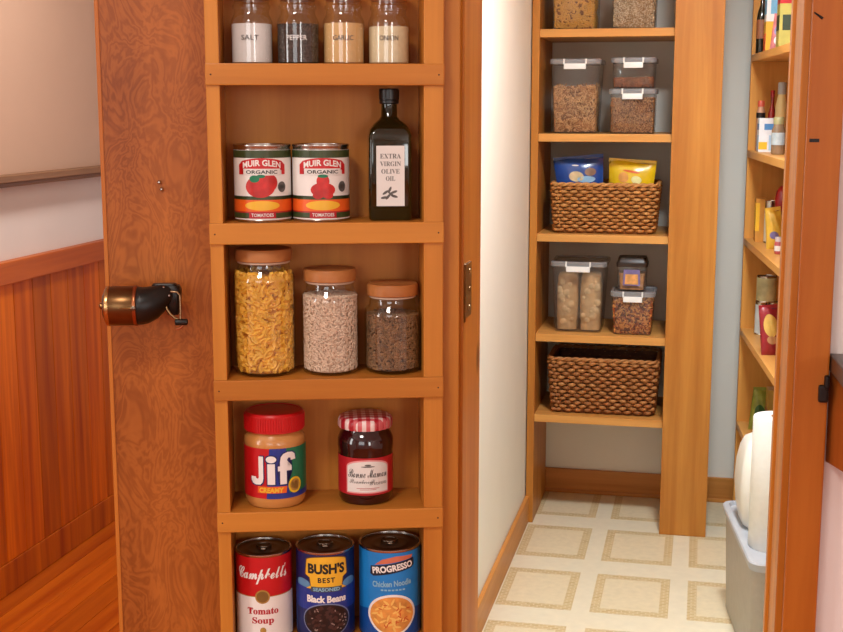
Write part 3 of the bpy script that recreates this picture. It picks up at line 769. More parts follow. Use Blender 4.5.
decal('bean_print', bl[:45], plain('print_bean', S(64, 40, 36), .35, noise=.2), lb, m, 5)['kind'] = 'stuff'
decal('bean_gloss', [[(x*.45+sum(p[0] for p in b)/len(b)*.55, y*.45+sum(p[1] for p in b)/len(b)*.55) for x, y in b] for b in bl[45:]], plain('print_bean_light', S(150, 132, 124), .4, noise=.1), lb, m, 6)['kind'] = 'stuff'

R, h = .0385, .1160
t, lb = can('noodle_soup_can', 'bright blue chicken noodle soup can with bowl picture', DP(.0930, .0465, ZS[4]), R, h, AD+R_(1), SKYB, .003, h-.0035, 'food cans on the lowest rack shelf', ring=True)
m = cylmap(R, 0, .0035)
decal('deep_blue_field', [[(-.06,.0),(.06,.0),(.06,.030)]+[(.06-.12*i/20, .030+.008*math.sin(math.pi*i/20)) for i in range(1, 20)]+[(-.06,.030)]], plain('print_deep_blue', S(18, 74, 150), .38, noise=.08), lb, m, 1)
decal('red_flash', [[(-.022,.0935),(.0260,.1005),(.0280,.1045),(.004,.1050),(-.012,.1010)]], plain('print_salmon', S(206, 112, 84), .4, noise=.1), lb, m, 2)
decal('banner', [[(-.0285,.0815),(-.0240,.0790),(.0260,.0880),(.0300,.0915),(.0290,.1005),(-.0275,.0915)]], plain('print_black_blue', S(18, 24, 44), .4, noise=.1), lb, m, 3)
decal('lettering', text_bm('PROGRESSO', .0008, .0900, width=.0520, height=.0085, bold=.04, rot=8.5), WHITE, lb, m, 4)
decal('lettering', text_bm('Chicken Noodle', .0, .0700, width=.0500, height=.0078, bold=.03, rot=3), CYAN, lb, m, 3)
decal('fine_print', [rect(-.014+.0045*k, -.0108+.0045*k, .0608, .0628) for k in range(7)], CYAN, lb, m, 3)
decal('bowl_rim', [[(x*(1-.16*(y < .026)*((.026-y)/.026)), y) for x, y in ell(0, .0290, .0320, .0270, 40)]], WHITE, lb, m, 3)
decal('soup_picture', [[(x*(1-.16*(y < .026)*((.026-y)/.026)), y) for x, y in ell(0, .0290, .0288, .0240, 40)]], plain('print_soup', S(224, 150, 70), .4, noise=.25, nscale=90), lb, m, 4)
nd = []
for _ in range(46):
    a = rnd.uniform(0, 2*math.pi); q = math.sqrt(rnd.random())*.82; cx, cy = .0275*q*math.cos(a), .0295+.0225*q*math.sin(a); th = rnd.uniform(0, math.pi)
    nd.append([(cx+.0048*math.cos(p)*math.cos(th)-.0014*math.sin(p)*math.sin(th), cy+.0048*math.cos(p)*math.sin(th)+.0014*math.sin(p)*math.cos(th)) for p in [2*math.pi*i/10 for i in range(10)]])
decal('noodle_print', nd[:30], plain('print_noodle', S(238, 190, 100), .4, noise=.1), lb, m, 5)['kind'] = 'stuff'
decal('carrot_print', [[(x*.6+sum(p[0] for p in b)/len(b)*.4, y*.6+sum(p[1] for p in b)/len(b)*.4) for x, y in b] for b in nd[30:]], plain('print_carrot', S(206, 92, 40), .4, noise=.1), lb, m, 6)['kind'] = 'stuff'

# =================================================================== PENCIL SHARPENER ON THE DOOR
ps = thing('pencil_sharpener', 'black and brass crank pencil sharpener screwed to the plywood door', 'pencil sharpener', DP(.365, 0, 1.2690), AD)
RX = Matrix.Rotation(R_(-90), 4, 'Y')                # lathe axis z -> -x
def axm(x, y, z): return Matrix.Translation((x, y, z)) @ RX
BX = .365
BRZ = plain('bronzed_barrel', S(112, 80, 50), .30, 1., noise=.3, nscale=25)
b0 = MB().lathe([(.0200,0),(.0232,.0015),(.0235,.0022),(.0235,.0330),(.0222,.0360),(.0200,.0375),(.015,.0400),(.0060,.0415),(.0001,.042)], 44, axm(-.0270, -.050, -.004)).build('brass_barrel', BRZ, ps, smooth=35)
MB().lathe([(.0238,0),(.0242,.0008),(.0242,.003),(.0238,.0038)], 44, axm(-.0270, -.050, -.004)).build('barrel_band', plain('band_copper', S(160, 96, 62), .3, 1., noise=.1), b0, smooth=35)
MB().lathe([(.0236,.0320),(.0240,.0330),(.0236,.0358),(.0205,.0378)], 44, axm(-.0270, -.050, -.004)).build('barrel_band', plain('band_gold', S(196, 156, 104), .26, 1., noise=.1), b0, smooth=35)
MB().lathe([(.0040,0),(.0040,.002),(.002,.0035)], 12, axm(-.0688, -.050, -.004)).build('barrel_knob', BRASS, b0, smooth=40)
MB().tube([(-.0670, -.0585, -.0035), (-.0610, -.0715, -.0035), (-.031, -.0740, -.0035)], .0009, 6).build('barrel_seam', BRASS, b0, smooth=60)
MB().lathe([(.0030,0),(.0030,.003),(.0012,.004)], 10, Matrix.Translation((-.0290, -.0725, -.0035)) @ Matrix.Rotation(R_(90), 4, 'X')).build('screw', STEELD, b0, smooth=40)
# cast body: an elbow that leaves the barrel's face full width and rises, narrowing, to the gear head
MB().tube([(-.0272, -.050, -.004), (-.0255, -.050, -.004), (-.0195, -.050, -.0032), (-.0120, -.049, -.0008), (-.0040, -.047, .0036), (.0040, -.044, .0078), (.0115, -.041, .0092), (.0175, -.040, .0088)],
          [.0228, .0232, .0226, .0205, .0172, .0138, .0115, .0090], 28).build('cast_body', BLACK, ps, smooth=70)
hd = MB(); hd.loft([(-.0165,.0060,.007,.004),(-.012,.0080,.010,.005),(.004,.0095,.012,.006),(.0130,.0100,.012,.006),(.0185,.0080,.010,.006)], 5, cx=.0135, cy=-.040)
hd.build('gear_head', BLACK, ps, smooth=40)
tp = MB(); tp.loft([(.0165,.0130,.006,.004),(.0195,.0150,.0065,.004),(.0215,.0130,.0055,.004)], 4, cx=.0040, cy=-.043); tp.build('head_cover', BLACK, ps, smooth=40)
for (x, z) in ((.0010, .0185), (.0075, .0095)):
    MB().lathe([(.0018,0),(.0018,.0020),(.001,.0030)], 10, Matrix.Translation((x+.003, -.0505 if z > .015 else -.0530, z-.001)) @ Matrix.Rotation(R_(90), 4, 'X')).build('screw', STEEL, ps, smooth=40)
ar = MB(); ar.loft([(-.010,.009,.0165,.005),(.012,.009,.0165,.005)], 4, cx=.004, cy=-.0185); ar.build('mount_arm', BLACK, ps, smooth=40)
MB().loft([(-.014,.013,.0022,.002),(.016,.013,.0022,.002)], 4, cx=.001, cy=-.0024).build('base_plate', BLACK, ps, smooth=40)
# crank: flat wire loop down the right-hand side, with a black grip
crk = MB().tube([(.0125, -.0540, .0130), (.0200, -.0550, .0125), (.0232, -.0552, .0085), (.0236, -.0555, -.006), (.0232, -.0560, -.0200)], .0013, 8).build('crank', plain('crank_wire', S(150, 122, 92), .3, 1., noise=.1), ps, smooth=60)
MB().tube([(.0060, -.0535, -.0030), (.0075, -.0545, -.0080), (.0115, -.0552, -.0140), (.0165, -.0556, -.0185), (.0230, -.0560, -.0215)], .0016, 8).build('crank_brace', plain('brace_wire', S(166, 140, 100), .3, 1., noise=.1), crk, smooth=60)
MB().lathe([(.0030,0),(.0040,.001),(.0040,.0130),(.0034,.0148),(.0016,.0155)], 20, Matrix.Translation((.0165, -.0565, -.0235)) @ Matrix.Rotation(R_(90), 4, 'Y')).build('crank_grip', BLACK, crk, smooth=40)
MB().tube([(.0265, -.0555, -.0270), (.0225, -.0555, -.0310), (.0170, -.0555, -.0325)], [.0012,.0014,.0008], 8).build('crank_tail', plain('tail_copper', S(186, 110, 74), .35, 1., noise=.1), crk, smooth=60)

# =================================================================== BACK SHELF UNIT
YU = 4.43
bu = thing('pantry_shelf_unit', 'tall pine shelf unit against the pantry back wall', 'shelf unit', (-.33, YU, 0))
def BU(x0, x1, y0, y1, z0, z1, name, mat, bev=.0015): return MB().box(x0+.33, x1+.33, y0-YU, y1-YU, z0, z1).build(name, mat, bu, bevel=bev)
BU(-.5860, -.5600, YU, 4.81, .0015, 2.40, 'side_panel', WD_SHELF)
BU(-.1060, .0545, YU-.03, YU-.004, .0015, 2.40, 'wide_post', WD_SHELF)
BU(-.1040, -.0790, YU-.004, 4.81, .0015, 2.40, 'side_panel', WD_SHELF)
ZU = [2.1200, 1.7570, 1.4034, 1.0560, .7000, .4060]
for z in ZU:
    BU(-.5598, -.1045, YU+.002, 4.815, z-.027, z, 'shelf', WD_SHELFH)

def fcontainer(loc, wt, wb, d, h, label, content=None, group='clear lidded food tubs', latch=True, lidh=.016, rz=0.):
    t = thing('food_container', label, 'container', loc, rz, group)
    zt = h-lidh
    MB().loft([(0,wb/2-.004,d/2*wb/wt-.004,.012),(.004,wb/2,d/2*wb/wt,.014),(zt,wt/2-.006,d/2-.006,.018)], 5, cap1=False).build('tub', PLAST, t, smooth=50)
    ld = MB().loft([(zt-.004,wt/2-.001,d/2-.001,.020),(zt,wt/2,d/2,.022),(zt+.010,wt/2,d/2,.022),(zt+.013,wt/2-.003,d/2-.003,.020),(zt+.013,wt/2-.010,d/2-.010,.016),(zt+.008,wt/2-.013,d/2-.013,.014)], 5, cap0=False).build('lid', LIDTR, t, smooth=40)
    if latch:
        lw = wt*.21
        MB().loft([(zt-.022,lw,.004,.002),(zt-.006,lw,.005,.002),(zt-.003,lw*.96,.004,.002)], 3, cy=-d/2-.002).build('latch', LATCH, ld, smooth=40)
        for sx in (-1, 1):
            MB().loft([(zt-.005,.003,.005,.002),(zt+.014,.003,.005,.002)], 3, cx=sx*lw, cy=-d/2-.001).build('latch_clip', LATCH, ld)
    if content: content(t, wt/2-.006, wb/2, d/2-.006, d/2*wb/wt, zt)
    return t
LIDTR = clear('lid_plastic', (.72, .72, .73, 1), haze=.42, hcol=S(190, 190, 194), base=.08, edge=.5, rough=.15)

def tri(name, a, b, c): return tuple(plain(name+k, q, .55, noise=.15, nscale=60) for k, q in zip(('_light', '_mid', '_dark'), (a, b, c)))
def tub_fill(frac, n, kind, colr, corec, l, r):
    def fn(t, wt, wb, dt, db, zt):
        z1 = .006+(zt-.006)*frac
        k = frac
        hx1 = wb+(wt-wb)*k; hy1 = db+(dt-db)*k
        c = MB().loft([(.004,wb-.014,db-.014,.008),(z1-.008,hx1-.014,hy1-.014,.010),(z1-.005,hx1-.022,hy1-.022,.010)], 4).build('contents', corec, t, smooth=50)
        sf = box_surf(wb-.0045, db-.0045, hx1-.0045, hy1-.0045, .006, z1-.004, .2)
        def keep(p):
            q = min(1, max(0, (p.z-.006)/max(z1-.006, .01))); hx = wb+(hx1-wb)*q-.005-r; hy = db+(hy1-db)*q-.005-r
            return Vector((max(-hx, min(hx, p.x)), max(-hy, min(hy, p.y)), max(.007, p.z)))
        for cm, share_ in zip(colr if isinstance(colr, tuple) else (colr,), (.5, .3, .2) if isinstance(colr, tuple) else (1.,)):
            m = MB()
            if kind == 'noodle': noodles(m, int(n*share_), sf, l, r, l*.12, .004, 3, 4, keep)
            else: grains(m, int(n*share_), sf, l, r, r, .002)
            m.build('food_pieces', cm, c, smooth=60 if kind == 'noodle' else None)['kind'] = 'stuff'
    return fn
TAN = tri('orzo', S(226, 178, 122), S(196, 142, 88), S(156, 104, 60)); TANC = plain('orzo_core', S(140, 92, 52), .8, noise=.3, nscale=60)
fcontainer((-.4494, 4.56, ZU[1]), .165, .148, .20, .210, 'clear tub of yellow macaroni on the upper pantry shelf',
           tub_fill(.80, 500, 'noodle', plain('macaroni', S(228, 172, 70), .5, noise=.12, nscale=60), plain('macaroni_core', S(140, 86, 24), .8, noise=.3), .026, .0036))
fcontainer((-.2465, 4.56, ZU[1]), .160, .142, .20, .210, 'clear tub of pale oats on the upper pantry shelf',
           tub_fill(.80, 2600, 'grain', tri('oats', S(238, 216, 182), S(216, 184, 142), S(190, 152, 108)), plain('oats_core', S(190, 156, 112), .8, noise=.2), .0050, .0022))
fcontainer((-.4423, 4.58, ZU[2]), .180, .150, .22, .258, 'tallest grey-lidded tub, filled with thin tan pasta',
           tub_fill(.68, 1200, 'noodle', TAN, TANC, .026, .0022))
fcontainer((-.2437, 4.57, ZU[2]), .164, .148, .20, .156, 'low grey-lidded tub of brown grain under a second tub',
           tub_fill(.90, 3600, 'grain', tri('grain_brown', S(206, 152, 98), S(176, 118, 70), S(136, 86, 48)), plain('grain_core', S(128, 80, 44), .8, noise=.3), .0042, .0018))
fcontainer((-.2437, 4.575, ZU[2]+.1535), .156, .138, .19, .108, 'small nearly empty grey-lidded tub stacked on another tub',
           tub_fill(.42, 1400, 'grain', plain('grain_red', S(164, 98, 60), .6, noise=.3, nscale=70), plain('grain_red_core', S(110, 64, 36), .8, noise=.3), .0042, .0018))
def sleeves(t, wt, wb, dt, db, zt):
    rnd2 = random.Random(3)
    for sx in (-1, 1):
        mb = MB()
        secs = []
        hh = zt*.83
        for k in range(15):
            q = k/14; r = .5*wb*(.86+.10*math.sin(q*math.pi)+.03*math.sin(q*34))*(1 if q < .93 else .86)
            secs.append((.006+q*hh, r*.98, .055*(.94+.04*math.sin(q*30)), .030 if q > .05 else .02))
        mb.loft(secs, 5, cx=sx*(wb*.5+.001), cy=-.012)
        s_ = mb.build('snack_sleeve', plain('sleeve_cream', S(222, 180, 128), .3, coat=.3, noise=.16, nscale=38), t, smooth=70)
        m2 = MB()
        for _ in range(16):
            px, pz = rnd2.uniform(-.026, .026), rnd2.uniform(.03, hh-.02); rr = rnd2.uniform(.006, .013)
            m2.lathe([(rr,0),(rr*.8,.0012),(.0001,.0016)], 10, Matrix.Translation((sx*(wb*.5+.001)+px, -.0665+abs(px)*.10, pz)) @ Matrix.Rotation(R_(90), 4, 'X'))
        m2.build('sleeve_print', plain('sleeve_print_cream', S(230, 194, 144), .4, noise=.2, nscale=50), s_, smooth=50)['kind'] = 'stuff'
fcontainer((-.4175, 4.575, ZU[4]), .200, .164, .21, .258, 'large grey-lidded tub holding two upright sleeves of snacks', sleeves)
def nuts(t, wt, wb, dt, db, zt):
    tub_fill(.88, 1100, 'grain', tri('nut_mix', S(224, 150, 76), S(170, 84, 40), S(110, 44, 26)), plain('nut_core', S(110, 52, 22), .8, noise=.4), .0085, .0042)(t, wt, wb, dt, db, zt)
fcontainer((-.2235, 4.545, ZU[4]), .158, .130, .17, .158, 'small grey-lidded tub of brown nut mix under a dark-topped jar', nuts)
# small canister on top of it
t = thing('small_canister', 'small clear canister with dark lid standing on the nut tub', 'canister', (-.2310, 4.545, ZU[4]+.1555))
MB().loft([(0,.046,.040,.010),(.004,.050,.044,.012),(.085,.052,.046,.012)], 4, cap1=False).build('canister_body', PLAST, t, smooth=50)
MB().loft([(.002,.042,.037,.010),(.060,.045,.040,.010)], 4).build('contents', plain('snack_orange', S(206, 140, 76), .6, noise=.35, nscale=50), t, smooth=50)
lb = MB().loft([(.018,.030,.001,.0008),(.074,.028,.001,.0008)], 2, cy=-.0478).build('paper_label', plain('label_lilac', S(120, 108, 158), .5, noise=.25, nscale=40), t)
MB().loft([(.022,.024,.0008,.0006),(.058,.022,.0008,.0006)], 2, cy=-.0490).build('label_picture', plain('label_picture_orange', S(222, 158, 92), .5, noise=.3, nscale=60), lb)
MB().loft([(.083,.054,.048,.012),(.096,.055,.049,.012),(.100,.052,.046,.012),(.116,.048,.042,.014)], 4).build('lid', plain('lid_dark_brown', S(52, 36, 28), .4, noise=.1), t, smooth=40)

# ------------------------------------------------------------------ wicker baskets
def wicker_mat(name, a, b): 
    return wood(name, a, b, 'X', 3.0, rough=.55, coat=.1, var=0., stretch=.35)
def basket(loc, wt, wb, d, h, label, mats, rows, amp=.0045, sr=.0050):
    t = thing('wicker_basket', label, 'basket', loc, 0, 'wicker baskets')
    nst = 65; M_ = 65*6
    def per(hx, hy, r, q):
        # point at fraction q round a rounded rectangle, plus outward normal
        L1 = 2*(hx-r); L2 = 2*(hy-r); A = math.pi*r/2; tot = 2*L1+2*L2+4*A; s = q*tot
        segs = (('x', -1, L1), ('c', 270, A), ('y', 1, L2), ('c', 0, A), ('x', 1, L1), ('c', 90, A), ('y', -1, L2), ('c', 180, A))
        cen = {270: (hx-r, -hy+r), 0: (hx-r, hy-r), 90: (-hx+r, hy-r), 180: (-hx+r, -hy+r)}
        for k, sg, ln in segs:
            if s <= ln:
                if k == 'x': return ((-hx+r+s) if sg < 0 else (hx-r-s), sg*hy, 0, sg)
                if k == 'y': return (sg*hx, (-hy+r+s) if sg > 0 else (hy-r-s), sg, 0)
                a = R_(sg + 90*s/ln); return (cen[sg][0]+r*math.cos(a), cen[sg][1]+r*math.sin(a), math.cos(a), math.sin(a))
            s -= ln
        return (-hx+r, -hy, 0, -1)
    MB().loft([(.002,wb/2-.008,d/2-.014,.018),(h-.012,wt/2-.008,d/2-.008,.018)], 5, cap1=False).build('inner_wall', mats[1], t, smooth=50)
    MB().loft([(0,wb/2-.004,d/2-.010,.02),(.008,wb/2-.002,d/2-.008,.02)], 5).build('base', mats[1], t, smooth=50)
    m1, m2 = MB(), MB()
    for k in range(rows):
        q0 = (k+.5)/rows; hx = wb/2+(wt-wb)/2*q0; hy = d/2-.006+.006*q0; z = .006+q0*(h-.020)
        pts = []
        for i in range(M_):
            x, y, nx, ny = per(hx, hy, .022, i/M_); o = amp*math.cos(math.pi*nst*i/M_+math.pi*k)
            jz = .0010*math.sin(i*.37+k*1.7)
            pts.append((x+nx*o, y+ny*o, z+jz))
        r0 = (h-.020)/rows*.54*random.uniform(.94, 1.05)
        (m1 if k % 2 else m2).tube(pts, [r0*(.80+.22*math.cos(math.pi*nst*i/M_+math.pi*k)) for i in range(M_)], 6, closed=True)
    m1.build('weave', mats[0], t, smooth=70)['kind'] = 'stuff'
    m2.build('weave', mats[2], t, smooth=70)['kind'] = 'stuff'
    ms = MB()
    for i in range(43):
        x0, y0, a, b = per(wb/2, d/2-.006, .022, (i+.5)/43); x1, y1, a, b = per(wt/2, d/2, .022, (i+.5)/43)
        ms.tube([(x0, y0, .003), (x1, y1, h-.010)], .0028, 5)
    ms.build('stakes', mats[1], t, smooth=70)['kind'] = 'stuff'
    for j in (0, 1):
        pts = []
        for i in range(M_):
            x, y, nx, ny = per(wt/2+.001, d/2+.001, .024, i/M_); a = 2*math.pi*43/2*i/M_+math.pi*j
            pts.append((x+nx*.0035*math.cos(a), y+ny*.0035*math.cos(a), h-.007+.0035*math.sin(a)))
        MB().tube(pts, .0052, 6, closed=True).build('rim', mats[0], t, smooth=70)
    return t
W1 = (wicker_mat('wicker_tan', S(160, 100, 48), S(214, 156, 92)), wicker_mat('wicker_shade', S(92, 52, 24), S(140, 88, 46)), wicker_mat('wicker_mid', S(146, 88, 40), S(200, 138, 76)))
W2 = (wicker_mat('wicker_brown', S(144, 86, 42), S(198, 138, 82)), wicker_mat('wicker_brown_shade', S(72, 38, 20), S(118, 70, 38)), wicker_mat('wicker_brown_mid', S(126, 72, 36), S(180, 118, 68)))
basket((-.3330, 4.60, ZU[3]), .366, .342, .25, .178, 'golden wicker basket with two snack bags in it', W1, 13)
basket((-.3235, 4.60, ZU[5]), .384, .356, .25, .205, 'empty brown wicker basket on the lowest pantry shelf', W2, 14)

def bag(name, label, cat, loc, wd, h, th, mat, rot=(0,0,0), taper=0., group=None, prints=(), crimp=None):
    t = thing(name, label, cat, loc, 0, group); t.rotation_euler = rot
    nu, nv = 14, 14
    def pt(u, v, s):
        x = (u-.5)*wd*(1+taper*(v-.5)); z = v*h
        k = max(0, math.sin(math.pi*u))**.55*max(0, math.sin(math.pi*v))**.5
        return Vector((x, s*th*.5*k + .0018*math.sin(u*17+v*9)*k, z + .004*math.sin(u*6)*v))
    mb = MB()
    for s in (-1, 1):
        vs = [pt(i/nu, j/nv, s) for j in range(nv+1) for i in range(nu+1)]
        mb.add(vs, [(j*(nu+1)+i, j*(nu+1)+i+1, (j+1)*(nu+1)+i+1, (j+1)*(nu+1)+i) for j in range(nv) for i in range(nu)])
    me = bpy.data.meshes.new('pouch'); me.from_pydata(mb.v, [], mb.f)
    bm = bmesh.new(); bm.from_mesh(me); bmesh.ops.remove_doubles(bm, verts=bm.verts[:], dist=.0004); bm.to_mesh(me); bm.free()
    body = finish(me, 'pouch', mat, t, smooth=70)
    cr = MB().loft([(h-.002,wd/2*(1+taper*.5),.0008,.0006),(h+.010,wd/2*(1+taper*.5)*1.01,.0008,.0006)], 2)
    cr.build('crimped_seal', crimp or mat, t)
    for (pm, cx, cz, rx, rz_) in prints:
        loop = ell(cx, cz, rx, rz_, 22); bm = bmesh.new()
        c0 = None
        rings = []
        for q in (.02, .35, .7, 1.):
            ring = []
            for (x, z) in loop:
                X, Z = cx+(x-cx)*q, cz+(z-cz)*q
                v = min(max(Z/h, .01), .99); u = min(max(X/(wd*(1+taper*(v-.5)))+.5, .01), .99)
                p = pt(u, v, -1); ring.append(bm.verts.new((p.x, p.y-.0006-.0002*len(t.children), p.z)))
            rings.append(ring)
        for a, b in zip(rings, rings[1:]):
            for i in range(len(a)): bm.faces.new((a[i], a[(i+1) % len(a)], b[(i+1) % len(a)], b[i]))
        bm.faces.new(rings[0])
        me2 = bpy.data.meshes.new('picture_print'); bm.to_mesh(me2); bm.free()
        finish(me2, 'picture_print', pm, body, smooth=70)
    return t
CHB = plain('bag_blue_foil', S(24, 74, 156), .25, coat=.4, noise=.2, nscale=20)
CHY = plain('bag_yellow_foil', S(238, 196, 24), .25, coat=.4, noise=.1, nscale=20)
bag('snack_bag', 'blue snack bag standing in the golden wicker basket', 'snack bag', (-.4120, 4.580, ZU[3]+.010), .158, .250, .058, CHB, (R_(4), R_(-5), R_(3)), .24, 'snack bags in the basket',
    ((plain('print_chip', S(222, 196, 150), .4, noise=.3, nscale=40), -.010, .188, .026, .018), (plain('print_tan', S(150, 112, 84), .4, noise=.3, nscale=40), .040, .204, .020, .014),
     (plain('print_pale_blue', S(150, 190, 220), .4, noise=.2, nscale=40), .024, .178, .032, .012), (WHITE, -.012, .226, .012, .0025)))
bag('snack_bag', 'yellow snack bag standing in the golden wicker basket', 'snack bag', (-.2530, 4.585, ZU[3]+.010), .150, .238, .058, CHY, (R_(4), R_(3), R_(-4)), .24, 'snack bags in the basket',
    ((plain('print_chip_orange', S(236, 158, 70), .4, noise=.3, nscale=40), -.026, .182, .018, .018), (plain('print_pale_yellow', S(250, 232, 160), .4, noise=.2, nscale=40), .020, .180, .018, .014), (ORNG, .000, .206, .030, .004)))

# =================================================================== RIGHT-HAND SHELVES
AR = R_(4.9)
PX, PY = .149, 4.55
ru = thing('side_shelf_unit', 'pine shelves along the right side of the pantry', 'shelf unit', (PX, PY, 0), AR)
# local: +x into the shelves, -y towards the camera
LN, DPTH = 2.35, .24
ZR = [2.02, 1.670, 1.348, 1.045, .727]
MB().box(0, DPTH, 0, .020, .0015, 2.36).build('end_panel', WD_RSHELF, ru, bevel=.0015)
MB().box(DPTH, DPTH+.008, -LN, .020, .60, 2.36).build('back_panel', WD_RSHELF, ru)
for z in ZR: MB().box(0, DPTH, -LN, -.0005, z-.024, z).build('shelf', WD_RSHELFH, ru, bevel=.0015)
MB().box(0, DPTH, -.36, -.0005, .366, .390).build('shelf', WD_RSHELFH, ru, bevel=.0015)
MB().box(0, DPTH, -LN-.02, -LN, .0015, 2.36).build('end_panel', WD_RSHELF, ru, bevel=.0015)

def carton(name, label, cat, loc, wd, d, h, mat, bands=(), rz=0., group=None, flap=True):
    t = thing(name, label, cat, loc, rz, group)
    bx = MB().box(-wd/2, wd/2, -d/2, d/2, 0, h).build('carton', mat, t, bevel=.0012)
    if flap: MB().box(-wd/2+.001, wd/2-.001, -.0015, d/2-.001, h-.0002, h+.0006).build('top_flap', mat, t)
    for k, (m_, x0, x1, z0, z1) in enumerate(bands):
        e = .0003*(k+1)
        MB().box(-wd/2+x0*wd, -wd/2+x1*wd, -d/2-e, -d/2+.001, z0*h, z1*h).build('printed_panel', m_, bx)
        MB().box(-wd/2-e, -wd/2+.001, -d/2+.002, d/2-.002, z0*h, z1*h).build('printed_panel', m_, bx)
    return t
def bottle(name, label, cat, loc, prof, mat, cap=None, capm=None, lab=None, labm=None, group=None):
    t = thing(name, label, cat, loc, 0, group)
    MB().lathe(prof, 28).build('bottle_body', mat, t, smooth=45)
    if cap: MB().lathe(cap, 24).build('cap', capm, t, smooth=40)
    if lab: MB().lathe([(lab[0], lab[1]), (lab[0], lab[2])], 32, cap0=False, cap1=False).build('label_band', labm, t, smooth=40)
    return t
z = ZR[1]
bottle('dark_bottle', 'dark brown bottle with tan label at shelf end panel', 'bottle', (.1760, 4.500, z), [(.015,0),(.0165,.003),(.0165,.120),(.013,.142),(.007,.160),(.0065,.195)], plain('brown_bottle', S(40, 34, 24), .15, coat=.4, noise=.1),
       [(.0075,.188),(.0075,.215),(.006,.217)], BLACK, (.0168, .050, .112), plain('label_brown', S(150, 92, 60), .5, noise=.15, nscale=50))
carton('cereal_box', 'white cereal box with blue picture and yellow base', 'box', (.2080, 4.395, z), .050, .060, .235, plain('box_white', S(232, 230, 228), .45, noise=.02),
       ((YEL, .0, 1., .0, .42), (plain('box_blue_picture', S(120, 180, 214), .45, noise=.2, nscale=30), .25, .9, .52, .95), (ORNG, .45, 1., .02, .26)), rz=R_(4))
bag('snack_pouch', 'pink and white pouch leaning beside the cereal box', 'pouch', (.2180, 4.250, z), .050, .105, .026, plain('pouch_pink', S(206, 120, 122), .4, noise=.3, nscale=30), (R_(-4), R_(6), R_(4)), 0.,
    None, ((plain('pouch_lilac', S(150, 140, 180), .4, noise=.2), -.006, .060, .014, .016), (WHITE, -.004, .030, .013, .014)))
carton('tea_box', 'olive green box with red top on the upper side shelf', 'box', (.2330, 4.140, z), .046, .070, .165, plain('box_olive', S(178, 168, 82), .5, noise=.12, nscale=30),
       ((CRIM, .0, 1., .82, 1.), (plain('box_dark_green', S(44, 60, 40), .5, noise=.1), .2, 1., .34, .62)), rz=R_(4))
z = ZR[2]
carton('milk_carton', 'small white carton with blue print on the middle side shelf', 'carton', (.2020, 4.400, z), .054, .056, .110, plain('carton_white', S(226, 226, 230), .4, noise=.05),
       ((plain('carton_blue', S(74, 132, 190), .4, noise=.1), .3, .95, .66, .84), (YEL, .0, .5, .08, .30), (plain('carton_pale_blue', S(170, 196, 220), .4, noise=.1), .6, 1., .05, .5)), rz=R_(4))
bottle('glass_jar', 'squat clear jar of brown spread with white label', 'jar', (.2280, 4.170, z), [(.018,0),(.021,.003),(.021,.075),(.016,.088),(.015,.096)], plain('jar_grey_brown', S(140, 116, 92), .15, coat=.5, noise=.3, nscale=20),
       [(.0165,.094),(.0165,.114),(.015,.116)], plain('cap_olive', S(164, 158, 112), .4, noise=.1), (.0213, .030, .068), plain('label_greyblue', S(172, 184, 190), .5, noise=.15, nscale=50))
bottle('cream_bottle', 'tall cream bottle with grey flip cap behind squat jar', 'bottle', (.2480, 4.440, z), [(.017,0),(.019,.004),(.019,.150),(.013,.180),(.011,.190)], plain('bottle_cream', S(236, 214, 156), .35, noise=.04),
       [(.0125,.188),(.0135,.190),(.0135,.222),(.011,.228)], LIDP)
bottle('sauce_bottle', 'slim red sauce bottle behind the white carton', 'bottle', (.2210, 4.485, z), [(.012,0),(.013,.003),(.013,.125),(.006,.150),(.0055,.185)], plain('sauce_red', S(160, 30, 30), .2, coat=.4, noise=.1),
       [(.007,.180),(.007,.200),(.006,.202)], CRIM)
bottle('spice_bottle', 'little glass bottle with red band behind the white carton', 'bottle', (.1850, 4.485, z), [(.013,0),(.0145,.003),(.0145,.130),(.011,.142),(.010,.150)], plain('bottle_tan', S(190, 140, 110), .25, coat=.3, noise=.1),
       [(.0115,.148),(.0115,.166),(.010,.168)], plain('cap_orange_red', S(206, 84, 58), .4, noise=.05), (.0148, .110, .128), DARKM)
z = ZR[3]
carton('cracker_box', 'narrow amber box at the far end of side shelf', 'box', (.1960, 4.455, z), .034, .050, .145, plain('box_amber', S(206, 140, 56), .5, noise=.1, nscale=30), ((YEL, .0, .35, .25, .9),), rz=R_(4))
can('tin_can', 'plain tin can with white label beside amber box', (.2270, 4.400, z), .0200, .142, 0, plain('label_offwhite', S(218, 206, 180), .5, noise=.15, nscale=30), .006, .115)
bottle('red_lid_jar', 'jar with a big round red lid behind yellow pouch', 'jar', (.2620, 4.330, z), [(.022,0),(.024,.003),(.024,.100),(.020,.118)], plain('jar_amber', S(150, 84, 44), .2, coat=.4, noise=.2),
       [(.021,.116),(.0255,.124),(.0275,.150),(.024,.176),(.014,.192),(.002,.198)], plain('lid_deep_red', S(160, 22, 26), .3, coat=.2, noise=.05))
bag('yellow_pouch', 'yellow pouch slumped in front of the tin can', 'pouch', (.2420, 4.215, z), .058, .125, .040, plain('pouch_yellow', S(224, 178, 62), .4, noise=.12, nscale=30), (R_(-3), R_(-8), R_(5)), -.3, None,
    ((plain('pouch_violet', S(120, 110, 160), .4, noise=.2), -.006, .045, .014, .012),))
bottle('pink_jar', 'little pink jar with pale lid near the shelf edge', 'jar', (.2400, 4.075, z), [(.012,0),(.0145,.003),(.0145,.034),(.012,.040)], plain('jar_pink', S(186, 84, 88), .3, coat=.3, noise=.2),
       [(.013,.039),(.013,.052),(.012,.053)], plain('lid_lilac', S(200, 186, 190), .4, noise=.05), (.0147, .010, .026), PAPER)
z = ZR[4]
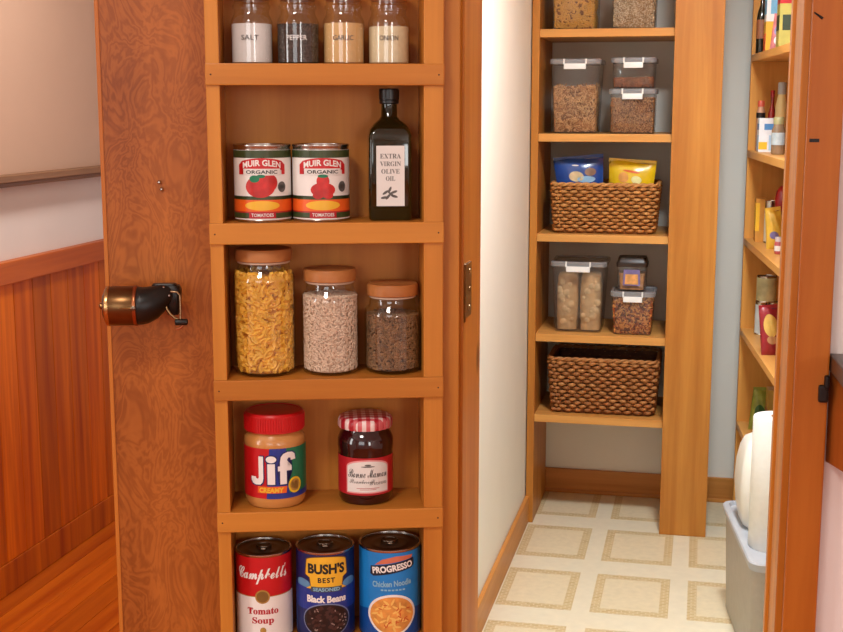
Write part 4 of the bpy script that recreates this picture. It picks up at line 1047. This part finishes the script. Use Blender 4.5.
can('stacked_can', 'white and teal can carrying a wider can on top', (.2120, 4.440, z), .0200, .112, 0, plain('label_teal_white', S(206, 214, 216), .5, noise=.1, nscale=30), .006, .104)
lbx = bpy.data.objects[-1] if False else None
can('stacked_can', 'wide olive and white can stacked on narrow cans', (.2260, 4.440, z+.1125), .0330, .090, 0, plain('label_olive_white', S(196, 186, 140), .5, noise=.3, nscale=22), .006, .084)
can('stacked_can', 'second narrow can under the wide olive can', (.2540, 4.450, z), .0200, .112, 0, plain('label_navy_can', S(60, 66, 100), .5, noise=.1, nscale=30), .006, .104)
bag('red_pouch', 'red pouch with yellow picture in front of stacked cans', 'pouch', (.2300, 4.060, z), .060, .150, .034, plain('pouch_red', S(150, 34, 44), .35, noise=.15, nscale=30), (R_(-3), R_(-5), R_(8)), 0., None,
    ((plain('pouch_yellow_picture', S(222, 182, 92), .4, noise=.1), .002, .095, .022, .036), (plain('pouch_tan_picture', S(190, 140, 96), .4, noise=.1), .004, .050, .016, .014)))
z = .390
bag('green_pouch', 'green and yellow leafy pouch on the short bottom shelf', 'pouch', (.2250, 4.440, z), .066, .140, .040, plain('pouch_green', S(140, 142, 52), .4, noise=.3, nscale=30), (R_(-3), 0, R_(5)), -.4, None,
    ((plain('pouch_dark_leaf', S(52, 92, 40), .4, noise=.3), -.004, .060, .018, .030),))
carton('brown_box', 'brown and cream box beside the green pouch', 'box', (.2620, 4.330, z), .048, .060, .172, plain('box_tan', S(196, 160, 120), .55, noise=.1, nscale=30),
       ((plain('box_mustard', S(170, 128, 48), .5, noise=.1), .0, 1., .55, 1.), (plain('box_rust', S(150, 84, 44), .5, noise=.1), .4, 1., .50, .62)), rz=R_(4))

# ------------------------------------------------------------------ grey tub on the floor with paper goods on its lid
tb = thing('storage_tub', 'grey plastic storage tub with lid on the pantry floor', 'storage tub', (.245, 3.545, .0015), R_(7))
TBW, TBL, TBH = .236, .54, .325
MB().loft([(0,TBW/2-.020,TBL/2-.020,.025),(.006,TBW/2-.014,TBL/2-.016,.03),(TBH-.022,TBW/2-.004,TBL/2-.006,.035)], 6, cap1=False).build('tub_body', plain('tub_grey', S(168, 160, 150), .45, noise=.05), tb, smooth=50)
MB().loft([(TBH-.024,TBW/2+.002,TBL/2+.002,.036),(TBH-.004,TBW/2+.005,TBL/2+.005,.038),(TBH,TBW/2+.002,TBL/2+.002,.036),(TBH,TBW/2-.012,TBL/2-.012,.026),(TBH-.009,TBW/2-.016,TBL/2-.016,.024)], 6).build('lid', plain('tub_lid_grey', S(178, 180, 186), .4, noise=.03), tb, smooth=40)
zt = .0015+TBH-.009
PT = plain('paper_towel', S(238, 236, 230), .8, noise=.03, nscale=60, bump=.15)
# soft white plastic-wrapped bundle, bulging
t = thing('paper_bundle', 'bulging white plastic-wrapped paper bundle on the grey tub', 'paper bundle', (.1860, 3.625, zt), R_(7))
WRAP = plain('white_film', S(236, 232, 222), .35, coat=.2, noise=.03, nscale=10, bump=.3)
MB().loft([(0,.034,.060,.028),(.012,.046,.074,.034),(.06,.055,.085,.036),(.12,.059,.090,.036),(.18,.056,.086,.036),(.225,.048,.076,.036),(.250,.038,.060,.030),(.260,.022,.040,.018)], 6).build('bundle_body', WRAP, t, smooth=80)
kn = MB(); kn.loft([(.256,.012,.014,.008),(.266,.006,.008,.004),(.276,.012,.010,.005),(.282,.016,.006,.004)], 4, cx=.01); kn.build('twisted_end', WRAP, t, smooth=70)
t = thing('paper_towel_roll', 'upright white paper towel roll on the grey tub', 'paper towel', (.2200, 3.440, zt))
MB().lathe([(.018,.362),(.018,.0),(.062,0),(.064,.002),(.064,.358),(.062,.362),(.018,.362)], 44, cap0=False, cap1=False).build('towel_roll', PT, t, smooth=50)
MB().lathe([(.0182,.0),(.0182,.363),(.0170,.363),(.0170,0)], 24, cap0=False, cap1=False).build('cardboard_core', plain('cardboard', S(176, 138, 98), .8, noise=.1), t, smooth=50)

# =================================================================== LEDGE ON THE KITCHEN WALL AT THE RIGHT
lg = thing('wall_ledge', 'pine ledge with dark top slab beside the doorway casing', 'ledge', (.1545, Y0, 1.078))
MB().prism([(.001, -.001), (.095, -.255), (.70, -.255), (.70, -.001)], 0, .112).build('apron', WD_APRON, lg, bevel=.002)
MB().prism([(-.001, -.001), (.016, -.275), (.72, -.275), (.72, -.001)], .113, .1325).build('top_slab', plain('slab_dark', S(64, 48, 40), .4, coat=.2, noise=.3, nscale=18), lg, bevel=.002)

# =================================================================== LAMPS
def lamp(name, label, loc, power, col, r=.14):
    t = thing(name, label, 'ceiling light', loc)
    MB().lathe([(r,0),(r,-.02),(r*.95,-.024)], 40).build('lamp_base', BRASS, t, smooth=40)
    MB().lathe([(r*.92,-.024),(r*.86,-.05),(r*.6,-.075),(.001,-.085)], 40, cap1=False).build('lamp_shade', emit('lamp_glow', col+(1,), 4.), t, smooth=60)
    l = bpy.data.lights.new(name+'_light', 'AREA'); l.shape = 'DISK'; l.size = r*2; l.energy = power; l.color = col; l.spread = R_(175)
    o = bpy.data.objects.new(name+'_light', l); COL.objects.link(o); o.location = (loc[0], loc[1], loc[2]-.10)
lamp('pantry_lamp', 'round glowing ceiling lamp in the pantry', (.07, 3.00, CZ), 43, (.88, .955, 1.0))
lamp('kitchen_lamp', 'round glowing ceiling lamp in the kitchen', (-.50, .25, CZ), 11, (1.0, .96, .88), .18)
lamp('hall_fill_lamp', 'added round ceiling lamp brightening the wainscoted passage', (-1.45, 3.3, CZ), 14, (1.0, .96, .90), .15)  # unseen lamp added to brighten the left passage
